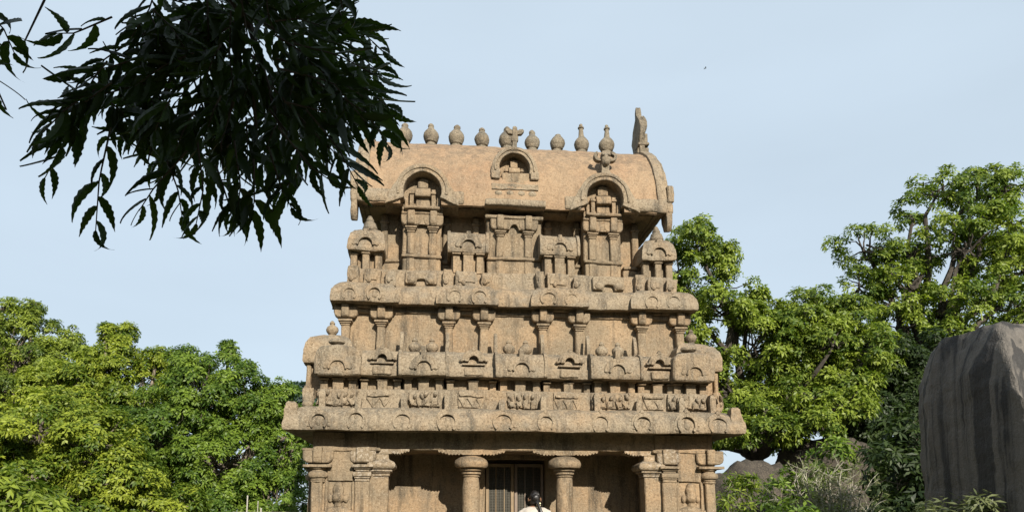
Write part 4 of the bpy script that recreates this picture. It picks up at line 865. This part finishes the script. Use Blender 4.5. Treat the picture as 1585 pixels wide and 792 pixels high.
tree('spreading_tree', 'large spreading tree with a dark leaning trunk behind the tall rock', (13.04, 9.38, 0.00), (12.36, 9.26, 4.45),
     [((12.91, 8.64, 10.65), (0.93, 0.50)), ((14.15, 8.64, 10.65), (0.99, 0.56)), ((12.17, 8.76, 9.91), (0.62, 0.43)), ((10.93, 9.01, 9.04), (0.93, 0.62)), ((12.05, 8.88, 9.04), (0.99, 0.74)), ((13.29, 8.26, 8.92), (1.36, 0.81)), ((15.02, 8.51, 9.78), (1.36, 0.87)), ((15.27, 8.51, 8.54), (1.36, 0.87)), ((10.68, 9.26, 7.80), (0.87, 0.62)), ((11.92, 8.76, 7.92), (0.99, 0.56)), ((13.53, 8.39, 7.55), (1.12, 0.56)), ((15.02, 8.64, 7.30), (1.36, 0.62)), ((11.67, 8.88, 6.68), (0.99, 0.62)), ((13.04, 8.51, 6.31), (0.99, 0.50)), ((11.18, 9.26, 5.57), (0.74, 0.62)), ((16.63, 8.88, 8.30), (1.61, 1.49)), ((15.39, 8.51, 6.19), (1.24, 0.50)), ((11.43, 8.64, 7.30), (0.87, 0.62)), ((12.29, 8.39, 6.06), (0.87, 0.56)), ((11.43, 8.88, 8.42), (0.74, 0.50)), ((12.67, 8.26, 7.06), (0.99, 0.50)), ((14.28, 8.26, 8.30), (1.12, 0.62)), ((13.66, 8.39, 9.78), (1.12, 0.62)), ((11.30, 9.38, 4.82), (0.74, 0.62)), ((14.65, 8.26, 10.65), (0.74, 0.50))], 8, 'leaf_fresh', group=GR, clumps=25, sprays=44, ln=0.115, wd=0.05, trunk_r=0.26, bark='bark_dark', sub=0.25)
tree('dark_tree', 'shaded dark green tree filling the gap between boulders and tall rock', (9.6, 7.6, 0), (9.4, 7.5, 1.6),
     [((9.3, 7.4, 4.2), (1.2, 1.1)), ((10.4, 7.3, 3.6), (1.2, 1.4)), ((8.9, 7.2, 2.6), (1.0, 0.9)), ((11.5, 7.3, 4.6), (1.3, 1.4)), ((10.0, 7.0, 2.0), (1.4, 1.0)), ((12.3, 7.3, 2.6), (1.4, 1.3)), ((10.0, 7.4, 5.4), (0.9, 0.6))], 9, 'leaf_dark', group=GR)
# unseen wood added behind the viewer to keep low skylight off the stone
def skylight_blocker():
    rs = np.random.RandomState(91); C = []; A = []
    for k in range(70):
        a = radians(-125 + 250 * (k + rs.uniform(0, 1)) / 70); R_ = rs.uniform(15, 19); c = np.array([-1 + sin(a) * R_ * 1.15, -9 - cos(a) * R_, rs.uniform(1.5, 6.0)])
        n = 130; e = rs.normal(0, 1, (n, 3)); e /= np.linalg.norm(e, axis=1, keepdims=True); C.append(c + e * np.array([2.2, 1.8, 2.2]) * rs.uniform(0.4, 1, (n, 1))); A.append(e)
    me = leaf_mesh('skylight_blocker', np.concatenate(C), np.concatenate(A), rs, 4, 0.8, 0.42, 0.4, 'leaf_dark')
    tag(link('skylight_blocker', me), 'unseen dark wood added behind the viewer to block low skylight', 'wood', kind='stuff')
skylight_blocker()

# shrubs
def shrub(name, label, base, r, seed, mat, n=400, ln=0.12, wd=0.03, group=None, K=6, bark='bark', cat='shrub', lobes=None):
    x, y, z = base
    return tree(name, label, base, (x, y, z + 0.3), lobes or [((x, y, z + r[1] * 1.1), r)], seed, mat, cat, group, clumps=40, sprays=26, K=K, ln=ln, wd=wd, trunk_r=0.05, sub=0.24, bark=bark)
shrub('shrub', 'small bright green shrub tucked against the right temple corner', (4.2, 2.5, 0), (0.42, 0.85), 21, 'leaf_fresh', lobes=[((4.2, 2.45, 2.02), (0.30, 0.24)), ((4.1, 2.5, 1.4), (0.4, 0.5)), ((4.3, 2.5, 0.8), (0.5, 0.6))], group='shrubs by the boulders')
shrub('shrub', 'dark leafy shrub left of the tall rock', (6.9, 2.2, 0), (0.8, 1.2), 22, 'leaf_dark', lobes=[((6.9, 2.15, 2.3), (0.62, 0.7)), ((7.2, 2.2, 1.4), (0.8, 0.7)), ((6.5, 2.2, 1.2), (0.6, 0.6)), ((7.3, 2.3, 2.9), (0.5, 0.5)), ((7.6, 2.3, 2.2), (0.6, 0.8))], group='shrubs by the boulders', ln=0.15, wd=0.05)
shrub('shrub', 'low green weed in front of the brown boulder', (3.25, -1.4, 0), (0.35, 0.8), 23, 'leaf_green', lobes=[((3.22, -1.45, 1.5), (0.22, 0.17)), ((3.25, -1.4, 1.0), (0.35, 0.45)), ((3.2, -1.4, 0.4), (0.4, 0.4))], group='shrubs by the boulders', ln=0.09, wd=0.04)
shrub('shrub', 'thin olive shrub at the foot of the tall rock', (4.35, -3.35, 0), (0.35, 0.8), 24, 'leaf_dry', lobes=[((4.25, -3.3, 1.5), (0.2, 0.2)), ((4.3, -3.3, 1.0), (0.3, 0.4)), ((4.05, -2.9, 1.35), (0.25, 0.3))], group='shrubs by the boulders', ln=0.10, wd=0.022)
shrub('shrub', 'bright leafy shrub just behind the dry stems', (6.0, 3.2, 0), (0.6, 1.0), 25, 'leaf_green', lobes=[((6.15, 3.1, 2.55), (0.45, 0.35)), ((6.0, 3.2, 1.7), (0.6, 0.6)), ((5.4, 3.2, 1.9), (0.5, 0.45))], group='shrubs by the boulders', ln=0.13, wd=0.045)

def dry_shrub():
    rs = np.random.RandomState(31); base = Vector((5.15, 1.3, 0)); t = empty('dry_shrub', base)
    tag(t, 'dry grey-green shrub of bare pale stems and narrow leaves', 'shrub'); st = MB(); C = []; A = []
    for k in range(46):
        a = rs.uniform(0, 6.28); lean = rs.uniform(0.1, 0.75); h = rs.uniform(1.5, 2.45); r0 = rs.uniform(0, 0.25)
        tip = Vector((cos(a) * lean * 1.25, sin(a) * lean * 0.8, h - lean * 0.5)); p0 = Vector((cos(a) * r0, sin(a) * r0, 0))
        pts = []
        for i in range(9):
            u = i / 8; q = p0.lerp(tip, u); q.z = p0.z + (tip.z) * (u ** 0.85); q += Vector(rs.normal(0, 0.02, 3)); pts.append(tuple(q))
        st.tube(pts, [0.019 * (1 - 0.7 * i / 8) for i in range(9)], 5)
        for i in range(4, 9):
            for _ in range(3):
                q = Vector(pts[i]); dv = Vector((rs.normal(0, 1), rs.normal(0, 1), abs(rs.normal(0.6, 0.6)))).normalized(); e = q + dv * rs.uniform(0.12, 0.38)
                st.tube([tuple(q), tuple(q.lerp(e, 0.5) + Vector(rs.normal(0, 0.012, 3))), tuple(e)], [0.006, 0.005, 0.003], 4)
                for u in (0.6, 0.95): C.append(tuple(q.lerp(e, u))); A.append(tuple(dv))
    link('stem', mesh_of('stem', st, 'bark_pale'), t)
    link('foliage', leaf_mesh('foliage', np.array(C), np.array(A), rs, 4, 0.085, 0.014, 0.3, 'leaf_dry', (0.4, 1.2), rs.uniform(0.2, 0.9, len(C))), t)
dry_shrub()

# low wall and white posts beyond the temple on the left
wl_ = empty('low_wall', (-4.6, 6.2, 0)); tag(wl_, 'low weathered wall under the trees left of the temple', 'wall')
q = MB(); q.box(-0.75, 0.55, 0, 0.25, -0.1, 1.50); link('wall_body', mesh_of('wall_body', q, 'plaster', 0.01, 0.25, 0.01), wl_)
q = MB(); q.box(-0.8, 0.6, -0.04, 0.29, 1.504, 1.58); link('coping', mesh_of('coping', q, 'plaster', 0.01, 0.25, 0.008), wl_)
for x, h, r, lab in ((-4.91, 1.91, 0.014, 'taller thicker white post standing left of the temple'), (-4.70, 1.80, 0.008, 'thin pale post right of the thicker white one'), (-4.635, 1.66, 0.018, 'short white post nearest the temple corner, only its cap showing')):
    t = empty('white_post', (x, 5.42, 0)); tag(t, lab, 'post', 'white posts by the low wall')
    q = MB(); q.lathe(0, 0, [(r, -0.1), (r, h - 0.03)], 10); link('post_shaft', mesh_of('post_shaft', q, 'whitepaint'), t)
    q = MB(); q.lathe(0, 0, [(r * 1.15, h - 0.03), (r * 1.15, h - 0.008), (r * 0.6, h)], 10); link('cap', mesh_of('cap', q, 'whitepaint'), t)

# bird far up in the sky
bt = empty('bird', (20.6, 45.4, 38.0)); bt.scale = (0.4, 0.4, 0.4); tag(bt, 'tiny dark bird gliding high in the sky', 'bird')
q = MB(); q.blob(0, 0, 0, 0.20, 0.06, 0.06).blob(0.2, 0, 0.03, 0.06, 0.045, 0.045).prism([(-0.18, 0.02), (-0.34, 0.04), (-0.34, -0.02), (-0.18, -0.02)], -0.05, 0.05); link('body', mesh_of('body', q, 'bird'), bt)
for s in (-1, 1):
    q = MB(); q.add([(0.08, s * 0.04, 0), (-0.08, s * 0.04, 0), (-0.14, s * 0.34, 0.07), (0.02, s * 0.36, 0.08), (-0.20, s * 0.62, 0.03), (0.08, s * 0.04, 0.015), (-0.08, s * 0.04, 0.01), (-0.14, s * 0.34, 0.08), (0.02, s * 0.36, 0.095), (-0.20, s * 0.62, 0.035)],
                    [(0, 1, 2, 3), (3, 2, 4), (5, 8, 7, 6), (8, 9, 7), (0, 3, 8, 5), (3, 4, 9, 8), (4, 2, 7, 9), (2, 1, 6, 7), (1, 0, 5, 6)]); link('wing', mesh_of('wing', q, 'bird'), bt)

# ------------------------------------------------------------------ neem tree over the viewer, one bough hanging into the picture
NB = (-4.7, -12.6, 0.0)
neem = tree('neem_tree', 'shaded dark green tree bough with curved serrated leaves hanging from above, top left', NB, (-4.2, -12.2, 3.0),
     [((-1.45, -10.7, 3.85), (1.5, 1.1, 0.85)), ((-2.3, -9.6, 3.95), (1.3, 0.9, 0.6)), ((-3.6, -11.5, 4.3), (1.7, 1.5, 0.9)), ((-0.9, -12.0, 4.3), (1.0, 1.1, 0.7)), ((-5.6, -13.2, 4.8), (1.6, 1.6, 1.1)), ((-1.6, -12.3, 3.1), (2.0, 0.9, 1.1)), ((-3.4, -10.6, 3.3), (1.0, 1.0, 0.8)), ((0.6, -11.7, 3.2), (0.9, 0.8, 0.8))], 41, 'leaf_neem', group=None, clumps=40, sprays=26, K=6, ln=0.20, wd=0.075, droop=0.9, trunk_r=0.24, sub=0.34)  # unseen lobes over and behind the viewer are shaped to darken the bough
NV = Vector(NB)
def neem_leaf_mesh(seed, curve, serr=True):
    rs = random.Random(seed); n = 13; up = []; lo = []
    for i in range(n + 1):
        u = i / n; cx = u * cos(curve * u * 0.8); cy = -sin(curve * u * 0.9) * u * 0.75
        wu = 0.132 * (sin(pi * min(1, u ** 0.72)) ** 0.85) * (1 - 0.25 * u); wl2 = wu * 0.78
        tooth = 0.022 * (1 if i % 2 else -0.6) * sin(pi * u) if serr else 0
        zf = -0.06 * sin(pi * u); 
        up.append((cx, cy + wu + tooth, zf + 0.035 * sin(pi * u))); lo.append((cx, cy - wl2 - tooth * 0.8, zf + 0.035 * sin(pi * u)))
    mid = [((a[0] + b[0]) / 2, (a[1] * 0.45 + b[1] * 0.55), a[2] - 0.035) for a, b in zip(up, lo)]
    v = up + mid + lo; m = n + 1
    f = [(i, i + 1, m + i + 1, m + i) for i in range(n)] + [(m + i, m + i + 1, 2 * m + i + 1, 2 * m + i) for i in range(n)]
    return v, f
LEAFV = [neem_leaf_mesh(k, c) for k, c in enumerate((0.35, 0.55, 0.75, 0.95, 1.15))]
LEAFM = []
for k, (v, f) in enumerate(LEAFV):
    for tnt in (0.1, 0.5, 0.95):
        me = bpy.data.meshes.new('leaf'); me.from_pydata(v, [], f); me.polygons.foreach_set('use_smooth', [True] * len(me.polygons))
        at = me.attributes.new('tint', 'FLOAT', 'FACE'); at.data.foreach_set('value', [tnt] * len(me.polygons)); me.materials.append(M['leaf_neem']); LEAFM.append(me)
# bough frame: origin at the heart of the bough, right / up / away axes in metres
BO = Vector((-1.66, -8.41, 2.59)); BR = Vector((0.995, -0.099, 0)); BA = Vector((0.099, 0.995, 0)); BU = Vector((0, 0, 1))
def bp(r, u, a): return BO + BR * r + BU * u + BA * a
twigs = MB(); singles = []; mass_v = []; mass_f = []; mass_t = []
rs = np.random.RandomState(77); rr = random.Random(77)
def twig(pts, r0, r1, n=5):
    k = len(pts); twigs.tube([tuple(Vector(p) - NV) for p in pts], [r0 + (r1 - r0) * i / (k - 1) for i in range(k)], n)
def place_leaf(pos, d, L, curl, single):
    d = d.normalized(); side = Vector((rs.normal(0, 0.5), rs.normal(-1.0, 0.5), rs.normal(0.3, 0.4)))   # blade faces roughly the viewer or up
    zax = (side - d * side.dot(d)).normalized(); yax = zax.cross(d)
    if curl < 0: yax = -yax; zax = -zax
    R = Matrix((d, yax, zax)).transposed()
    if single and len(singles) < 296: singles.append((pos, R, L, rr.randrange(len(LEAFM))))
    else:
        v, f = LEAFV[rr.randrange(len(LEAFV))]; o = len(mass_v)
        for p in v: q = pos + R @ (Vector(p) * L) - NV; mass_v.append((q.x, q.y, q.z))
        mass_f.extend([[i + o for i in q] for q in f]); mass_t.extend([rr.random()] * len(f))
def frond(pts, single=True, L=0.085, n=11, r=0.0022, skip=0.1, splay=1.0):
    P_ = [Vector(p) for p in pts]
    dense = []
    for i in range(24):
        t = i / 23 * (len(P_) - 1); k = min(int(t), len(P_) - 2); dense.append(P_[k].lerp(P_[k + 1], t - k))
    twig(dense[::3] + [dense[-1]], r * 1.2, r * 0.5, 5)
    for i in range(n):
        u = skip + (1 - skip) * i / (n - 1); k = min(22, int(u * 23)); pos = dense[k]; tan = (dense[min(23, k + 2)] - dense[max(0, k - 2)]).normalized()
        lat = tan.cross(BA).normalized()
        s = 1 if i % 2 else -1
        d = tan * rs.uniform(0.35, 0.75) + lat * s * splay * rs.uniform(0.7, 1.1) + BA * rs.normal(0, 0.3) - BU * 0.35
        if i == n - 1: d = tan - BU * 0.25
        place_leaf(pos, d, L * rs.uniform(0.62, 1.2) * (0.85 + 0.3 * sin(u * pi)), s, single)
S = 1 / 640.0
def px(lst, a=0.0): return [bp((x - 330) * S * (1.09 if x < 330 else 0.83), -(y * 1.06 + 8 - 150) * S, a + 0.02 * i) for i, (x, y) in enumerate(lst)]
FR = [([(215, 15), (150, 50), (120, 95)], 9), ([(235, 60), (170, 75), (105, 80)], 10), ([(230, 95), (150, 110), (80, 112)], 10), ([(175, 120), (135, 180), (93, 262)], 11), ([(200, 130), (150, 160), (95, 185)], 10),
      ([(195, 190), (178, 262), (172, 340)], 9), ([(170, 0), (110, 18), (75, 10)], 7), ([(250, 200), (272, 262), (275, 300)], 9), ([(310, 200), (318, 270), (305, 322)], 10), ([(370, 200), (380, 262), (372, 290)], 10), ([(430, 205), (452, 262), (470, 290)], 9),
      ([(480, 180), (478, 240), (440, 262)], 9), ([(430, 110), (520, 185), (590, 235)], 11), ([(440, 70), (540, 88), (605, 120)], 11), ([(450, 95), (550, 110), (615, 170)], 11), ([(460, 140), (540, 150), (600, 165)], 10),
      ([(300, -40), (300, 10), (285, 60)], 10), ([(360, -40), (370, 15), (390, 60)], 10), ([(420, -40), (425, 10), (450, 50)], 10), ([(250, -40), (235, 0), (205, 40)], 10), ([(340, -20), (335, 40), (340, 90)], 10), ([(500, 150), (560, 205), (598, 262)], 9), ([(520, 110), (610, 150), (655, 200)], 10), ([(455, 185), (515, 240), (548, 255)], 9), ([(480, 60), (560, 70), (640, 100)], 9), ([(-15, -10), (28, 32), (40, 66)], 9), ([(440, 40), (490, 60), (520, 85)], 9), ([(450, -10), (478, -4), (492, 14)], 4), ([(545, -40), (562, -15), (566, 0)], 4), ([(-30, 100), (15, 110), (28, 114)], 4), ([(290, 210), (240, 262), (215, 292)], 9), ([(400, 220), (400, 280), (386, 300)], 8), ([(330, 230), (350, 280), (352, 300)], 8)]
for k, (pp, n) in enumerate(FR): frond(px(pp, rs.uniform(-0.05, 0.05)), True, 0.098, n)
for k in range(96):                                 # the thick of the bough, behind and between
    a = rs.uniform(0, 6.28); q = sqrt(rs.uniform(0, 1)); x0 = 308 + cos(a) * q * 178; y0 = 78 + sin(a) * q * 150
    ang = math.atan2(y0 - 40, (x0 - 330) * 0.8) * 0.6 + rs.uniform(0.2, 1.2); ln = rs.uniform(70, 120)
    e = (x0 + cos(ang) * ln * (1 if rs.uniform() < 0.75 else -0.6), y0 + abs(sin(ang)) * ln * 0.75); m = ((x0 + e[0]) / 2, (y0 + e[1]) / 2 - 8)
    if e[0] > 500 and e[1] < 75: continue
    dp = rs.uniform(-0.05, 0.55); g_ = 1 + dp / 1.8
    frond([bp((x - 330) * S * g_, -(y - 150) * S * g_ + dp * 0.52, dp) for x, y in ((x0, y0), m, e)], k % 7 == 0, 0.102, 11)
# woody twigs carrying the fronds, from the limb overhead
twig([(-3.2, -11.2, 3.6), (-2.4, -9.8, 3.45), (-1.95, -8.8, 3.25), bp(0, 0.33, 0.2)], 0.05, 0.014, 7)
twig([bp(0, 0.33, 0.2), bp(0.05, 0.15, 0.25), bp(0.1, -0.02, 0.3)], 0.010, 0.003)
for pp in ([(330, -40), (260, 10), (215, 15)], [(250, 12), (210, 100), (195, 190)], [(330, 0), (420, 60), (440, 100)], [(350, 60), (420, 130), (470, 180)], [(330, 100), (310, 160), (310, 200)], [(370, 90), (375, 150), (372, 205)], [(480, -150), (520, -80), (545, -40)], [(60, -180), (20, -80), (-15, -10)], [(330, -60), (400, -30), (452, -10)], [(-60, -80), (-55, 40), (-30, 100)]): twig(px(pp, 0.12), 0.0045, 0.002)
twig([bp(0.0, 0.42, 0.2), px([(480, -150)])[0]], 0.012, 0.007); twig([bp(0.0, 0.42, 0.2), px([(200, -240)])[0], px([(60, -180)])[0], px([(-60, -80)])[0]], 0.014, 0.006)
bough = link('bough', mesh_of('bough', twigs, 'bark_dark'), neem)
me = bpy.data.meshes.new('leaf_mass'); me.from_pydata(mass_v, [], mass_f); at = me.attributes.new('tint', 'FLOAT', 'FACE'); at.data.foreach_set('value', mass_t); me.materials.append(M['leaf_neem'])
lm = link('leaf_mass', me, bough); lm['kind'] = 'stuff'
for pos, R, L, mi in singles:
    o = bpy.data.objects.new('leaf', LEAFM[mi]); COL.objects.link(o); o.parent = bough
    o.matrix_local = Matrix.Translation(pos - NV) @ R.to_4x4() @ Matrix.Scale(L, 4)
